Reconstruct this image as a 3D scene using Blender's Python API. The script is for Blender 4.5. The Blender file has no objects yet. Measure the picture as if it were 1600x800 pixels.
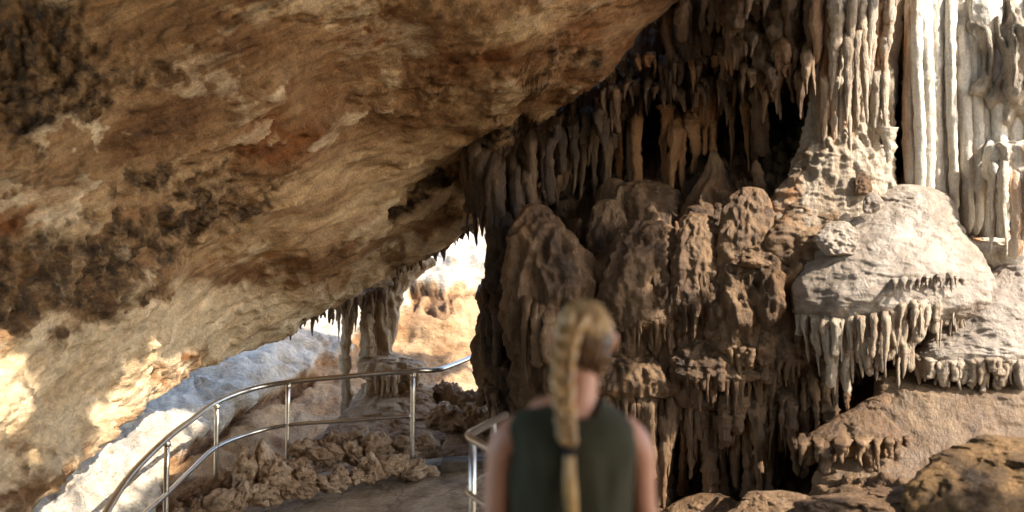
import bpy, math, random
import numpy as np
from mathutils import Vector

random.seed(7)
rng = np.random.default_rng(11)
SC = bpy.context.scene
COL = SC.collection
R = math.radians

# ------------------------------------------------------------------ camera
FPX, CX, CY = 1556.0, 800.0, 400.0            # focal length in photo pixels (35 mm lens)
EYE = np.array([0.0, 0.0, 1.65])
PITCH = math.atan(90 / FPX)
CA, SA = math.cos(PITCH), math.sin(PITCH)


def P(px, py, Y):
    """Point of the place seen along photo pixel (px, py) at the distance Y ahead."""
    px, py, Y = np.broadcast_arrays(*(np.asarray(a, float) for a in (px, py, Y)))
    u = (px - CX) / FPX
    v = (CY - py) / FPX
    d = np.stack([u, CA - v * SA, SA + v * CA], -1)
    return EYE + d * (Y / d[..., 1])[..., None]


def V(px, py, Y):
    return Vector(P(px, py, Y))


def M(px, Y):
    return px * Y / FPX


# ------------------------------------------------------------------ noise
def _hash(i, j, k):
    h = (i * 374761393 + j * 668265263 + k * 2147483647 + 1013904223) & 0xFFFFFFFF
    h = ((h ^ (h >> 13)) * 1274126177) & 0xFFFFFFFF
    return (h ^ (h >> 16)) & 0xFFFFFFFF


_G = np.array([(1, 1, 0), (-1, 1, 0), (1, -1, 0), (-1, -1, 0), (1, 0, 1), (-1, 0, 1), (1, 0, -1), (-1, 0, -1),
               (0, 1, 1), (0, -1, 1), (0, 1, -1), (0, -1, -1), (1, 1, 0), (-1, 1, 0), (0, -1, 1), (0, -1, -1)], float)


def pn(p):
    p = np.asarray(p, float)
    i = np.floor(p).astype(np.int64)
    f = p - i
    w = f * f * f * (f * (f * 6 - 15) + 10)
    out = np.zeros(p.shape[:-1])
    for a in (0, 1):
        for b in (0, 1):
            for c in (0, 1):
                g = _G[_hash(i[..., 0] + a, i[..., 1] + b, i[..., 2] + c) & 15]
                d = f - np.array([a, b, c])
                out += (g * d).sum(-1) * np.where(a, w[..., 0], 1 - w[..., 0]) * np.where(b, w[..., 1], 1 - w[..., 1]) * np.where(c, w[..., 2], 1 - w[..., 2])
    return out


def fbm(p, octv=4, gain=0.5, lac=2.03):
    s, a = 0, 1.0
    p = np.asarray(p, float)
    for o in range(octv):
        s = s + a * pn(p + o * 17.3)
        p = p * lac
        a *= gain
    return s


def ridged(p, octv=3, gain=0.5):
    s, a = 0, 1.0
    p = np.asarray(p, float)
    for o in range(octv):
        s = s + a * (1 - 2.2 * np.abs(pn(p + o * 9.1)))
        p = p * 2.1
        a *= gain
    return s


def billow(p, octv=3, gain=0.5):
    return -ridged(p, octv, gain)


def worley(p):
    p = np.asarray(p, float)
    i = np.floor(p).astype(np.int64)
    best = np.full(p.shape[:-1], 9.0)
    for a in (-1, 0, 1):
        for b in (-1, 0, 1):
            for c in (-1, 0, 1):
                q = i + np.array([a, b, c])
                h = _hash(q[..., 0], q[..., 1], q[..., 2])
                o = np.stack([(h & 1023) / 1023, ((h >> 10) & 1023) / 1023, ((h >> 20) & 1023) / 1023], -1)
                d = ((q + o - p) ** 2).sum(-1)
                best = np.minimum(best, d)
    return np.sqrt(best)


def sstep(a, b, x):
    t = np.clip((x - a) / (b - a), 0, 1)
    return t * t * (3 - 2 * t)


def tps(pts):
    pts = np.array(pts, float)
    xy = pts[:, :2] / 400
    z = pts[:, 2]
    n = len(pts)

    def K(a, b):
        r2 = ((a[:, None] - b[None]) ** 2).sum(-1)
        return 0.5 * r2 * np.log(r2 + 1e-9)
    A = np.zeros((n + 3, n + 3))
    A[:n, :n] = K(xy, xy) + np.eye(n) * 0.002
    A[:n, n] = 1
    A[:n, n + 1:] = xy
    A[n, :n] = 1
    A[n + 1:, :n] = xy.T
    w = np.linalg.solve(A, np.concatenate([z, np.zeros(3)]))

    def f(px, py):
        px, py = np.broadcast_arrays(np.asarray(px, float), np.asarray(py, float))
        q = np.stack([px.ravel(), py.ravel()], -1) / 400
        return (K(q, xy) @ w[:n] + w[n] + q @ w[n + 1:]).reshape(px.shape)
    return f


# ------------------------------------------------------------------ objects
def link(name, verts, faces, mat, parent=None, smooth=True, attrs=None):
    me = bpy.data.meshes.new(name)
    me.from_pydata(np.asarray(verts).tolist(), [], faces if isinstance(faces, list) else faces.tolist())
    if attrs:
        for k, v in attrs.items():
            v = np.asarray(v, np.float32)
            if v.ndim == 1:
                a = me.attributes.new(k, 'FLOAT', 'POINT')
                a.data.foreach_set('value', v)
            else:
                a = me.attributes.new(k, 'FLOAT_VECTOR', 'POINT')
                a.data.foreach_set('vector', v.ravel())
    if mat:
        me.materials.append(mat)
    if smooth:
        me.shade_smooth()
    o = bpy.data.objects.new(name, me)
    COL.objects.link(o)
    if parent is not None:
        o.parent = parent
        o.matrix_parent_inverse = parent.matrix_world.inverted() if parent.type != 'EMPTY' else invm(parent)
    return o


def invm(e):
    from mathutils import Matrix
    return Matrix.Translation(-Vector(e.location))


def tag(o, label=None, cat=None, group=None, kind=None):
    if label:
        o['label'] = label
    if cat:
        o['category'] = cat
    if group:
        o['group'] = group
    if kind:
        o['kind'] = kind
    return o


def thing(name, loc, label, cat, group=None):
    e = bpy.data.objects.new(name, None)
    e.empty_display_size = 0.1
    e.location = Vector(loc)
    COL.objects.link(e)
    return tag(e, label, cat, group)


def grid_faces(nr, nc, wrap=False):
    r = np.arange(nr - 1)[:, None]
    c = np.arange(nc if wrap else nc - 1)[None]
    c2 = (c + 1) % nc
    a = r * nc + c
    b = r * nc + c2
    d = (r + 1) * nc + c
    e = (r + 1) * nc + c2
    return np.stack([a, b, e, d], -1).reshape(-1, 4)


def normals(G):
    du = np.gradient(G, axis=1)
    dv = np.gradient(G, axis=0)
    n = np.cross(du, dv)
    return n / (np.linalg.norm(n, axis=-1, keepdims=True) + 1e-9)


ORD = ("first second third fourth fifth sixth seventh eighth ninth tenth eleventh twelfth thirteenth fourteenth fifteenth sixteenth "
       "seventeenth eighteenth nineteenth twentieth").split()
TENS = {2: 'twenty', 3: 'thirty', 4: 'forty', 5: 'fifty', 6: 'sixty'}


def ordinal(i):
    i += 1
    if i <= 20:
        return ORD[i - 1]
    if i % 10 == 0:
        return TENS[i // 10][:-1] + 'ieth'
    return TENS[i // 10] + '-' + ORD[i % 10 - 1]


# ------------------------------------------------------------------ materials
class NT:
    def __init__(s, name):
        s.m = bpy.data.materials.new(name)
        s.m.use_nodes = True
        s.t = s.m.node_tree
        s.t.nodes.clear()
        s.out = s.n('ShaderNodeOutputMaterial')
        s.b = s.n('ShaderNodeBsdfPrincipled')
        s.l(s.b.outputs[0], s.out.inputs[0])

    def n(s, typ, **kw):
        nd = s.t.nodes.new(typ)
        for k, v in kw.items():
            setattr(nd, k, v)
        return nd

    def l(s, a, b):
        s.t.links.new(a, b)

    def setv(s, sock, v):
        if hasattr(v, 'is_linked') or isinstance(v, bpy.types.NodeSocket):
            s.l(v, sock)
        else:
            sock.default_value = v

    def math(s, op, a, b=0.0, c=None, clamp=False):
        nd = s.n('ShaderNodeMath', operation=op, use_clamp=clamp)
        s.setv(nd.inputs[0], a)
        s.setv(nd.inputs[1], b)
        if c is not None:
            s.setv(nd.inputs[2], c)
        return nd.outputs[0]

    def noise(s, co, scale, detail=5, rough=0.55, dist=0.0):
        nd = s.n('ShaderNodeTexNoise')
        s.l(co, nd.inputs['Vector'])
        nd.inputs['Scale'].default_value = scale
        nd.inputs['Detail'].default_value = detail
        nd.inputs['Roughness'].default_value = rough
        nd.inputs['Distortion'].default_value = dist
        return nd.outputs['Fac']

    def voro(s, co, scale, feature='F1'):
        nd = s.n('ShaderNodeTexVoronoi', feature=feature)
        s.l(co, nd.inputs['Vector'])
        nd.inputs['Scale'].default_value = scale
        return nd.outputs['Distance']

    def ramp(s, fac, stops):
        nd = s.n('ShaderNodeValToRGB')
        s.l(fac, nd.inputs[0])
        e = nd.color_ramp.elements
        while len(e) < len(stops):
            e.new(0.5)
        for i, (p, c) in enumerate(stops):
            e[i].position = p
            e[i].color = (*c, 1) if len(c) == 3 else c
        return nd.outputs[0]

    def rmap(s, v, a, b, c=0.0, d=1.0):
        nd = s.n('ShaderNodeMapRange')
        s.l(v, nd.inputs[0])
        for i, x in enumerate((a, b, c, d)):
            nd.inputs[i + 1].default_value = x
        return nd.outputs[0]

    def mix(s, fac, a, b, mode='MIX'):
        nd = s.n('ShaderNodeMix', data_type='RGBA', blend_type=mode)
        s.setv(nd.inputs[0], fac)
        for sock, v in ((nd.inputs[6], a), (nd.inputs[7], b)):
            if isinstance(v, tuple):
                sock.default_value = (*v, 1) if len(v) == 3 else v
            else:
                s.l(v, sock)
        return nd.outputs[2]

    def attr(s, name, vec=False):
        nd = s.n('ShaderNodeAttribute', attribute_name=name)
        return nd.outputs['Vector' if vec else 'Fac']

    def pos(s, scale=(1, 1, 1), flow=False):
        src = s.attr('flow', True) if flow else s.n('ShaderNodeNewGeometry').outputs['Position']
        mp = s.n('ShaderNodeMapping')
        s.l(src, mp.inputs[0])
        mp.inputs['Scale'].default_value = scale
        return mp.outputs[0]

    def grey(s, v):
        nd = s.n('ShaderNodeCombineColor')
        for i in range(3):
            s.l(v, nd.inputs[i])
        return nd.outputs[0]


def rock(name, cols, stretch=(1, 1, 1), big=1.0, flow=False, dist=0.5, bump=0.6, rough=0.8, spec=0.3, fine=(0.62, 1.3),
         pale=None, crust_shade=None, stain=None, algae=None, speck=0.5):
    s = NT(name)
    co = s.pos(stretch, flow)
    iso = s.pos()
    n1 = s.noise(co, big, 7, 0.64, dist)
    k = len(cols)
    col = s.ramp(n1, [(0.3 + 0.42 * i / (k - 1), c) for i, c in enumerate(cols)])
    if stain:                                     # mineral stains running over the stone
        ns = s.noise(s.pos(stain[1], flow), stain[2], 4, 0.6, 0.3)
        col = s.mix(s.rmap(ns, stain[3], stain[3] + 0.12), col, stain[0])
    if pale:
        a = s.attr('pale')
        nn = s.noise(co, big * 3.1, 6, 0.65, 0.4)
        f = s.rmap(s.math('ADD', a, s.math('MULTIPLY', s.math('SUBTRACT', nn, 0.5), 1.9)), 0.30, 0.80)
        pc = s.ramp(s.noise(co, big * 2.0, 6, 0.6), [(0.32, pale[0]), (0.68, pale[1])])
        col = s.mix(f, col, pc)
    if algae:
        f = s.rmap(s.math('MULTIPLY', s.attr('algae'), s.math('ADD', n1, s.noise(iso, 7, 4))), 0.55, 0.95)
        col = s.mix(f, col, algae)
    if crust_shade:
        a = s.attr('crust_shade')
        nn = s.noise(iso, 5.5, 6, 0.7)
        f = s.rmap(s.math('ADD', a, s.math('MULTIPLY', s.math('SUBTRACT', nn, 0.5), 2.2)), 0.25, 0.85)
        cc = s.ramp(s.noise(iso, 8.0, 5, 0.65), [(0.36, crust_shade[0]), (0.52, crust_shade[1]), (0.68, crust_shade[2])])
        col = s.mix(f, col, cc)
    n2 = s.noise(co, big * 7.0, 7, 0.68, 0.2)
    n3 = s.noise(iso, 34.0, 4, 0.7)
    col = s.mix(1.0, col, s.grey(s.rmap(n2, 0.25, 0.75, fine[0], fine[1])), 'MULTIPLY')
    col = s.mix(speck, col, s.grey(s.rmap(n3, 0.3, 0.7, 0.55, 1.3)), 'MULTIPLY')
    s.l(col, s.b.inputs['Base Color'])
    s.b.inputs['Roughness'].default_value = rough
    s.l(s.rmap(n2, 0.3, 0.7, rough - 0.15, rough + 0.1), s.b.inputs['Roughness'])
    s.b.inputs['Specular IOR Level'].default_value = spec
    vor = s.voro(iso, 13.0)
    h = s.math('ADD', s.math('MULTIPLY', n2, 1.0), s.math('MULTIPLY', n3, 0.32))
    h = s.math('ADD', h, s.math('MULTIPLY', vor, 0.08))
    bp = s.n('ShaderNodeBump')
    bp.inputs['Strength'].default_value = bump
    bp.inputs['Distance'].default_value = 0.09
    s.l(h, bp.inputs['Height'])
    s.l(bp.outputs[0], s.b.inputs['Normal'])
    return s.m


ZS = (1, 1, 0.28)
MAT = {}
MAT['ceiling'] = rock('ceiling_rock', [(0.065, 0.029, 0.010), (0.19, 0.090, 0.033), (0.31, 0.169, 0.073), (0.45, 0.28, 0.135), (0.56, 0.385, 0.205)],
                      stretch=(0.30, 1.35, 1), big=1.35, flow=True, dist=0.1, fine=(0.5, 1.4), pale=((0.50, 0.33, 0.165), (0.74, 0.565, 0.36)),
                      crust_shade=((0.028, 0.016, 0.007), (0.10, 0.055, 0.022), (0.27, 0.155, 0.065)), stain=((0.20, 0.072, 0.018), (0.5, 1.1, 1), 0.9, 0.56), bump=0.75)
MAT['wall'] = rock('wall_rock', [(0.036, 0.018, 0.007), (0.098, 0.052, 0.022), (0.165, 0.094, 0.043), (0.26, 0.158, 0.08)], stretch=(1, 1, 0.5), big=1.9,
                   pale=((0.42, 0.33, 0.235), (0.66, 0.57, 0.45)), crust_shade=((0.008, 0.007, 0.005), (0.02, 0.014, 0.009), (0.05, 0.033, 0.02)),
                   algae=(0.10, 0.105, 0.035), stain=((0.24, 0.125, 0.052), (1, 1, 0.3), 1.7, 0.58), rough=0.68, spec=0.4, bump=0.9)
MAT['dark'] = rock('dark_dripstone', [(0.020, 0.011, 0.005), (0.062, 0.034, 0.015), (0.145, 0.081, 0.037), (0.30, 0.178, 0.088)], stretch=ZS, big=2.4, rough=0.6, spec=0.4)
MAT['brown'] = rock('brown_dripstone', [(0.042, 0.021, 0.008), (0.115, 0.061, 0.026), (0.19, 0.109, 0.050), (0.30, 0.188, 0.098)], stretch=ZS, big=2.2, rough=0.62, spec=0.4,
                    stain=((0.27, 0.13, 0.05), (1, 1, 0.2), 2.6, 0.58))
MAT['orange'] = rock('orange_dripstone', [(0.13, 0.055, 0.02), (0.27, 0.125, 0.045), (0.36, 0.18, 0.075), (0.42, 0.25, 0.13)], stretch=ZS, big=2.2, rough=0.65)
MAT['pale'] = rock('pale_flowstone', [(0.20, 0.132, 0.075), (0.34, 0.25, 0.165), (0.45, 0.36, 0.26), (0.54, 0.46, 0.36)], stretch=(1, 1, 0.14), big=2.0, rough=0.66, spec=0.4,
                   stain=((0.42, 0.19, 0.065), (1, 1, 0.07), 2.7, 0.57), fine=(0.72, 1.2), bump=0.7)
MAT['white'] = rock('cream_flowstone', [(0.50, 0.38, 0.25), (0.68, 0.58, 0.45), (0.76, 0.69, 0.58), (0.80, 0.745, 0.655)], stretch=(1, 1, 0.12), big=2.0, rough=0.66, spec=0.4,
                   stain=((0.46, 0.22, 0.075), (1, 1, 0.06), 2.9, 0.54), fine=(0.75, 1.15), bump=0.6)
MAT['tan'] = rock('tan_flowstone', [(0.08, 0.043, 0.018), (0.16, 0.092, 0.043), (0.235, 0.15, 0.079), (0.32, 0.225, 0.135)], stretch=(1, 1, 0.4), big=1.4, rough=0.6, spec=0.45, bump=0.5, fine=(0.75, 1.2))
MAT['cream'] = rock('cream_dripstone', [(0.22, 0.14, 0.075), (0.38, 0.26, 0.15), (0.50, 0.36, 0.22), (0.58, 0.45, 0.30)], stretch=ZS, big=2.0, rough=0.65)
MAT['soil'] = rock('cave_soil', [(0.16, 0.1, 0.055), (0.28, 0.19, 0.11), (0.36, 0.25, 0.15)], big=0.8)
MAT['mound'] = rock('grey_flowstone', [(0.13, 0.092, 0.06), (0.26, 0.20, 0.145), (0.38, 0.31, 0.24), (0.48, 0.415, 0.34)], stretch=(1, 1, 0.7), big=1.5, rough=0.55, spec=0.5, bump=0.6, speck=0.25, fine=(0.75, 1.2))
MAT['earth'] = rock('brown_cave_rock', [(0.065, 0.034, 0.017), (0.16, 0.088, 0.043), (0.26, 0.155, 0.08), (0.36, 0.24, 0.135)], big=1.7, rough=0.75, bump=1.0)
MAT['ochre'] = rock('ochre_boulder_rock', [(0.035, 0.02, 0.009), (0.13, 0.072, 0.027), (0.27, 0.15, 0.056), (0.38, 0.24, 0.11)], big=2.6, rough=0.75, bump=0.7)
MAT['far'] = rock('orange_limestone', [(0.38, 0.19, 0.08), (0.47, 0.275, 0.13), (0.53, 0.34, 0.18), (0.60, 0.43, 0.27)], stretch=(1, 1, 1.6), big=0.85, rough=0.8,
                  crust_shade=((0.12, 0.055, 0.025), (0.22, 0.11, 0.05), (0.34, 0.19, 0.09)), pale=((0.55, 0.44, 0.32), (0.78, 0.69, 0.56)), fine=(0.6, 1.25), bump=1.0,
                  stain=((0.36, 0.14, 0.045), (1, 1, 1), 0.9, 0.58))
MAT['rubble'] = rock('pitted_limestone', [(0.21, 0.12, 0.062), (0.36, 0.228, 0.13), (0.48, 0.33, 0.20), (0.57, 0.43, 0.29)], big=3.0, rough=0.85, bump=0.8, speck=0.3)
MAT['roof'] = rock('blocker_rock', [(0.10, 0.06, 0.03), (0.2, 0.13, 0.07), (0.3, 0.2, 0.11)], big=0.8)


def concrete(name='worn_concrete', tone=1.0):
    s = NT(name)
    p = s.pos()
    n1 = s.noise(p, 1.6, 8, 0.7, 0.4)
    col = s.ramp(n1, [(0.34, (0.085, 0.06, 0.036)), (0.48, (0.25, 0.188, 0.122)), (0.64, (0.42, 0.335, 0.23))])
    n2 = s.noise(p, 22, 5, 0.7)
    col = s.mix(0.7, col, s.grey(s.rmap(n2, 0.3, 0.7, 0.6, 1.3)), 'MULTIPLY')
    warp = s.n('ShaderNodeVectorMath', operation='ADD')
    wn = s.n('ShaderNodeTexNoise')
    s.l(p, wn.inputs['Vector'])
    wn.inputs['Scale'].default_value = 2.5
    wn.inputs['Detail'].default_value = 5
    s.l(p, warp.inputs[0])
    s.l(wn.outputs['Color'], warp.inputs[1])
    crack = s.rmap(s.voro(warp.outputs[0], 0.75, 'DISTANCE_TO_EDGE'), 0.003, 0.014, 0.5, 0.0)
    col = s.mix(crack, col, (0.03, 0.022, 0.014))
    col = s.mix(1.0, col, (tone, tone, tone), 'MULTIPLY')
    s.l(col, s.b.inputs['Base Color'])
    s.l(s.rmap(n1, 0.35, 0.65, 0.78, 0.95), s.b.inputs['Roughness'])
    s.b.inputs['Specular IOR Level'].default_value = 0.2
    bp = s.n('ShaderNodeBump')
    bp.inputs['Strength'].default_value = 0.5
    bp.inputs['Distance'].default_value = 0.02
    s.l(s.math('ADD', n2, n1), bp.inputs['Height'])
    s.l(bp.outputs[0], s.b.inputs['Normal'])
    return s.m


def steel():
    s = NT('brushed_steel')
    n = s.noise(s.pos((1, 1, 1)), 40, 3, 0.5)
    s.l(s.ramp(n, [(0.3, (0.52, 0.465, 0.39)), (0.7, (0.60, 0.545, 0.47))]), s.b.inputs['Base Color'])
    s.b.inputs['Metallic'].default_value = 1
    s.l(s.rmap(n, 0.3, 0.7, 0.27, 0.33), s.b.inputs['Roughness'])
    return s.m


def simple(name, c0, c1, scale=8, rough=0.6, spec=0.4, stretch=(1, 1, 1), bump=0.2, dist=0.01, sss=0.0):
    s = NT(name)
    tc = s.n('ShaderNodeTexCoord').outputs['Object']
    mp = s.n('ShaderNodeMapping')
    s.l(tc, mp.inputs[0])
    mp.inputs['Scale'].default_value = stretch
    n = s.noise(mp.outputs[0], scale, 5, 0.6)
    s.l(s.ramp(n, [(0.3, c0), (0.7, c1)]), s.b.inputs['Base Color'])
    s.b.inputs['Roughness'].default_value = rough
    s.b.inputs['Specular IOR Level'].default_value = spec
    if sss:
        s.b.inputs['Subsurface Weight'].default_value = sss
        s.b.inputs['Subsurface Radius'].default_value = (0.02, 0.008, 0.004)
        s.b.inputs['Subsurface Scale'].default_value = 0.5
    bp = s.n('ShaderNodeBump')
    bp.inputs['Strength'].default_value = bump
    bp.inputs['Distance'].default_value = dist
    s.l(n, bp.inputs['Height'])
    s.l(bp.outputs[0], s.b.inputs['Normal'])
    return s.m


MAT['concrete'] = concrete()
MAT['step'] = concrete('dark_concrete', 0.42)
MAT['steel'] = steel()
MAT['skin'] = simple('skin', (0.44, 0.20, 0.115), (0.50, 0.24, 0.145), 14, 0.5, 0.35, bump=0.05, sss=0.15)
MAT['shirt'] = simple('olive_fabric', (0.036, 0.033, 0.019), (0.060, 0.055, 0.034), 9, 0.9, 0.15, (1, 1, 0.35), 0.5, 0.02)
MAT['shorts'] = simple('beige_fabric', (0.24, 0.2, 0.15), (0.3, 0.25, 0.19), 30, 0.9, 0.2)
MAT['hair'] = simple('blonde_hair', (0.12, 0.052, 0.013), (0.62, 0.36, 0.12), 34, 0.42, 0.5, (1, 1, 0.16), 0.7, 0.012)
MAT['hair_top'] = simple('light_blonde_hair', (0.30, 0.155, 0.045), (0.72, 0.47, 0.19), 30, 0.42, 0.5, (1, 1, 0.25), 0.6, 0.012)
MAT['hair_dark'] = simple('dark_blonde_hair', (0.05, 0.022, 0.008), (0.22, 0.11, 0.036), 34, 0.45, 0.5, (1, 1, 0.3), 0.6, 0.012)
MAT['black'] = simple('black_elastic', (0.008, 0.008, 0.008), (0.015, 0.015, 0.015), 30, 0.8, 0.2)
MAT['shoe'] = simple('grey_canvas', (0.12, 0.11, 0.1), (0.2, 0.19, 0.17), 30, 0.9, 0.2)
MAT['eye'] = simple('eye_white', (0.7, 0.68, 0.64), (0.75, 0.73, 0.7), 10, 0.2, 0.5)
MAT['lip'] = simple('lip', (0.42, 0.15, 0.12), (0.46, 0.18, 0.14), 10, 0.4, 0.4)

# ------------------------------------------------------------------ sun direction (towards the sun)
SUN = np.array([0.70, -0.36, 0.64])
SUN /= np.linalg.norm(SUN)

# ------------------------------------------------------------------ rock sheets
def sheet(name, f, x0, x1, y0, y1, step, mat, disp, keep=None, attr=None, kind='structure', slope=None):
    nx = int((x1 - x0) / step) + 1
    ny = int((y1 - y0) / step) + 1
    px, py = np.meshgrid(np.linspace(x0, x1, nx), np.linspace(y0, y1, ny))
    G = P(px, py, f(px, py))
    N = normals(G)
    tocam = EYE - G
    N = np.where((N * tocam).sum(-1, keepdims=True) < 0, -N, N)
    G2 = G + N * disp(G, px, py)[..., None]
    faces = grid_faces(ny, nx)
    if keep is not None:
        k = keep(px, py).ravel()
        faces = faces[k[faces].all(1)]
    attrs = {}
    if attr:
        attrs = {k: v.reshape(-1, 3) if v.ndim == 3 else v.ravel() for k, v in attr(G, px, py).items()}
    o = link(name, G2.reshape(-1, 3), faces, mat, attrs=attrs)
    # a second, outer skin gives the sheet its thickness
    if kind:
        o['kind'] = kind
    return o


def ell(px, py, cx, cy, rx, ry, ang=0):
    a = R(ang)
    x = (px - cx) * math.cos(a) + (py - cy) * math.sin(a)
    y = -(px - cx) * math.sin(a) + (py - cy) * math.cos(a)
    return 1 - sstep(0.55, 1.15, np.sqrt((x / rx) ** 2 + (y / ry) ** 2))


def seg(px, py, pts, w):
    best = np.full(px.shape, 1e9)
    for (a, b), (c, d) in zip(pts[:-1], pts[1:]):
        L = (c - a) ** 2 + (d - b) ** 2
        t = np.clip(((px - a) * (c - a) + (py - b) * (d - b)) / L, 0, 1)
        best = np.minimum(best, np.hypot(px - a - t * (c - a), py - b - t * (d - b)))
    return 1 - sstep(w * 0.5, w * 1.3, best)


# --- the great slanting ceiling
slab_f = tps([(-700, -200, 9), (-700, 300, 8), (-700, 800, 7), (0, -200, 8.6), (0, 0, 8.0), (0, 300, 7.5), (0, 500, 7.3), (0, 620, 7.2), (0, 800, 7.2),
              (400, -200, 9.2), (400, 0, 8.7), (400, 300, 9.7), (200, 450, 8.7), (200, 620, 9.2), (400, 560, 11.5), (350, 620, 11.1), (100, 760, 7.8),
              (800, -200, 9.9), (800, 0, 9.5), (800, 150, 10.4), (1060, 0, 10.45), (1060, -200, 10.2), (970, 80, 10.5), (840, 190, 10.8), (700, 255, 11.3), (600, 425, 11.7),
              (520, 470, 11.8), (760, 340, 11.3), (600, 250, 10.8), (600, 100, 9.7), (500, 400, 10.8), (250, 700, 9.7), (1300, -200, 10.4)])
EDGE = [(-700, 1000), (-60, 880), (62, 790), (135, 718), (208, 650), (290, 588), (362, 556), (440, 527), (520, 478), (600, 428), (690, 385), (757, 342), (800, 318), (830, 250), (838, 200), (900, 145), (968, 84), (1010, 35), (1062, 0), (1150, -60), (1300, -200)]
EX = np.array([e[0] for e in EDGE], float)
EY = np.array([e[1] for e in EDGE], float)


A0, A1 = P(250, 420, 9.2), P(760, 150, 11)
FU = (A1 - A0) / np.linalg.norm(A1 - A0)
FN = np.cross(FU, np.array([0, 0, 1.0]))
FN /= np.linalg.norm(FN)
FV = np.cross(FN, FU)


def flow_of(G):
    return np.stack([G @ FU, G @ FV, G @ FN], -1)


def slab_masks(px, py, G):
    wob = fbm(np.stack([px, py, px * 0], -1) / 60, 5, 0.6) * 62
    x, y = px + wob, py + 0.7 * wob
    crust_shade = np.maximum.reduce([ell(x, y, 40, 110, 150, 135), 0.8 * ell(x, y, 190, 130, 110, 45, -25), ell(x, y, 60, 440, 220, 95, -8), ell(x, y, 265, 345, 150, 75, -20),
                               ell(x, y, 110, 480, 170, 60, -20), 0.75 * ell(x, y, 390, 300, 90, 30, -25), 0.8 * ell(x, y, 865, 80, 60, 22, -30)])
    crust_shade = crust_shade * 0.78
    crack = seg(px + wob * 0.25, py + wob * 0.2, [(830, 205), (770, 215), (715, 258), (685, 285), (640, 300), (603, 332)], 13)
    band = seg(px + wob * 0.3, py, [(838, 205), (900, 150), (968, 90), (1062, 5)], 10) * (0.4 + 0.5 * sstep(0, 1, wob / 20 + 0.5))
    low = sstep(-50, 30, y - np.interp(x, [-700, 0, 150, 260, 450, 520, 760], [600, 535, 500, 455, 430, 468, 300]))
    ribs = seg(x, y, [(40, 790), (200, 690), (320, 580)], 46) * sstep(-20, 30, y - 540 + 0.3 * (x - 330))
    pale = np.maximum.reduce([0.95 * low * (1 - 0.55 * ribs), 0.8 * ell(x, y, 110, 205, 75, 26, -20), 0.55 * ell(x, y, 330, 110, 110, 40, -25),
                              0.6 * ell(x, y, 600, 70, 95, 60, 0), 0.62 * ell(x, y, 720, 330, 70, 40, -30), 0.4 * ell(x, y, 420, 20, 90, 30)])
    return np.maximum(crust_shade * (1 - 0.8 * low), np.maximum(crack, 0.6 * band)), pale, ribs, crack, low


def slab_disp(G, px, py):
    crust_shade, pale, ribs, crack, low = slab_masks(px, py, G)
    fl = flow_of(G)
    d = 0.18 * fbm(G * 0.55, 4) + 0.05 * fbm(fl * np.array([0.9, 3.4, 2.5]), 6, 0.62) + 0.012 * ridged(fl * np.array([2.4, 9, 6.0]), 3)
    d += 0.055 * np.maximum(0, fbm(fl * np.array([1.1, 2.2, 1.5]) + 7, 3)) 
    w = worley(G * np.array([12, 12, 6.0]) + 0.5 * fbm(G * 6, 2)[..., None])
    d += crust_shade * (0.12 * (0.55 - w) + 0.10 * fbm(G * 6, 4, 0.6))
    flake = fbm(fl * np.array([0.55, 1.5, 1.1]) + 3, 6, 0.58)
    d += (0.045 * sstep(0.04, 0.10, flake) + 0.04 * sstep(0.26, 0.31, flake)) * (1 - crust_shade)
    d += ribs * (0.055 * ridged(fl * np.array([5.5, 2.0, 3.0]), 3) - 0.02)
    d -= 0.06 * crack
    d += 0.012 * fbm(G * 11, 3, 0.6)
    return d


def slab_attr(G, px, py):
    crust_shade, pale, ribs, crack, low = slab_masks(px, py, G)
    fl = flow_of(G)
    flake = fbm(fl * np.array([0.55, 1.5, 1.1]) + 3, 6, 0.58)
    pale = np.maximum(pale, 0.42 * sstep(0.24, 0.33, flake) + 0.12 * sstep(0.04, 0.10, flake))
    return {'crust_shade': crust_shade, 'pale': pale, 'flow': fl}


def build_slab():
    """The ceiling rock down to its free edge, and the lip that gives the edge its thickness."""
    nx, ny = 540, 300
    xs = np.linspace(-700, 1300, nx)
    lip = catmull1(xs) + 5 * fbm(np.stack([xs / 30, 0 * xs, 0 * xs], -1), 4)
    t = np.concatenate([np.linspace(0, 1, ny), np.full(9, 1.0)])
    back = np.concatenate([np.zeros(ny), np.linspace(0.04, 0.45, 9) ** 1.1])
    px = np.broadcast_to(xs, (ny + 9, nx)).copy()
    py = -330 + (lip[None] + 330) * t[:, None] - 14 * np.minimum(back, 0.6)[:, None]
    Y = slab_f(px, py) + 0.10 * (1 - np.cos(np.clip((t[:, None] - 0.97) / 0.03, 0, 1) * math.pi / 2))
    G = P(px, py, Y + back[:, None])
    N = normals(P(px, py, slab_f(px, py) + 0 * px))
    N[ny:] = N[ny - 2]
    N[ny - 1] = N[ny - 2]
    N = np.where((N * (EYE - G)).sum(-1, keepdims=True) < 0, -N, N)
    ok = np.isfinite(N).all(-1)
    d = slab_disp(G, px, py)
    G2 = G + N * d[..., None]
    at = {k: (v.reshape(-1, 3) if v.ndim == 3 else v.ravel()) for k, v in slab_attr(G, px, py).items()}
    o = link('cave_ceiling', G2.reshape(-1, 3), grid_faces(ny + 9, nx), MAT['ceiling'], attrs=at)
    o['kind'] = 'structure'


def catmull1(x):
    y = np.interp(x, EX, EY)
    k = np.ones(9) / 9
    return np.convolve(np.pad(y, 4, mode='edge'), k, 'valid')


build_slab()

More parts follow.
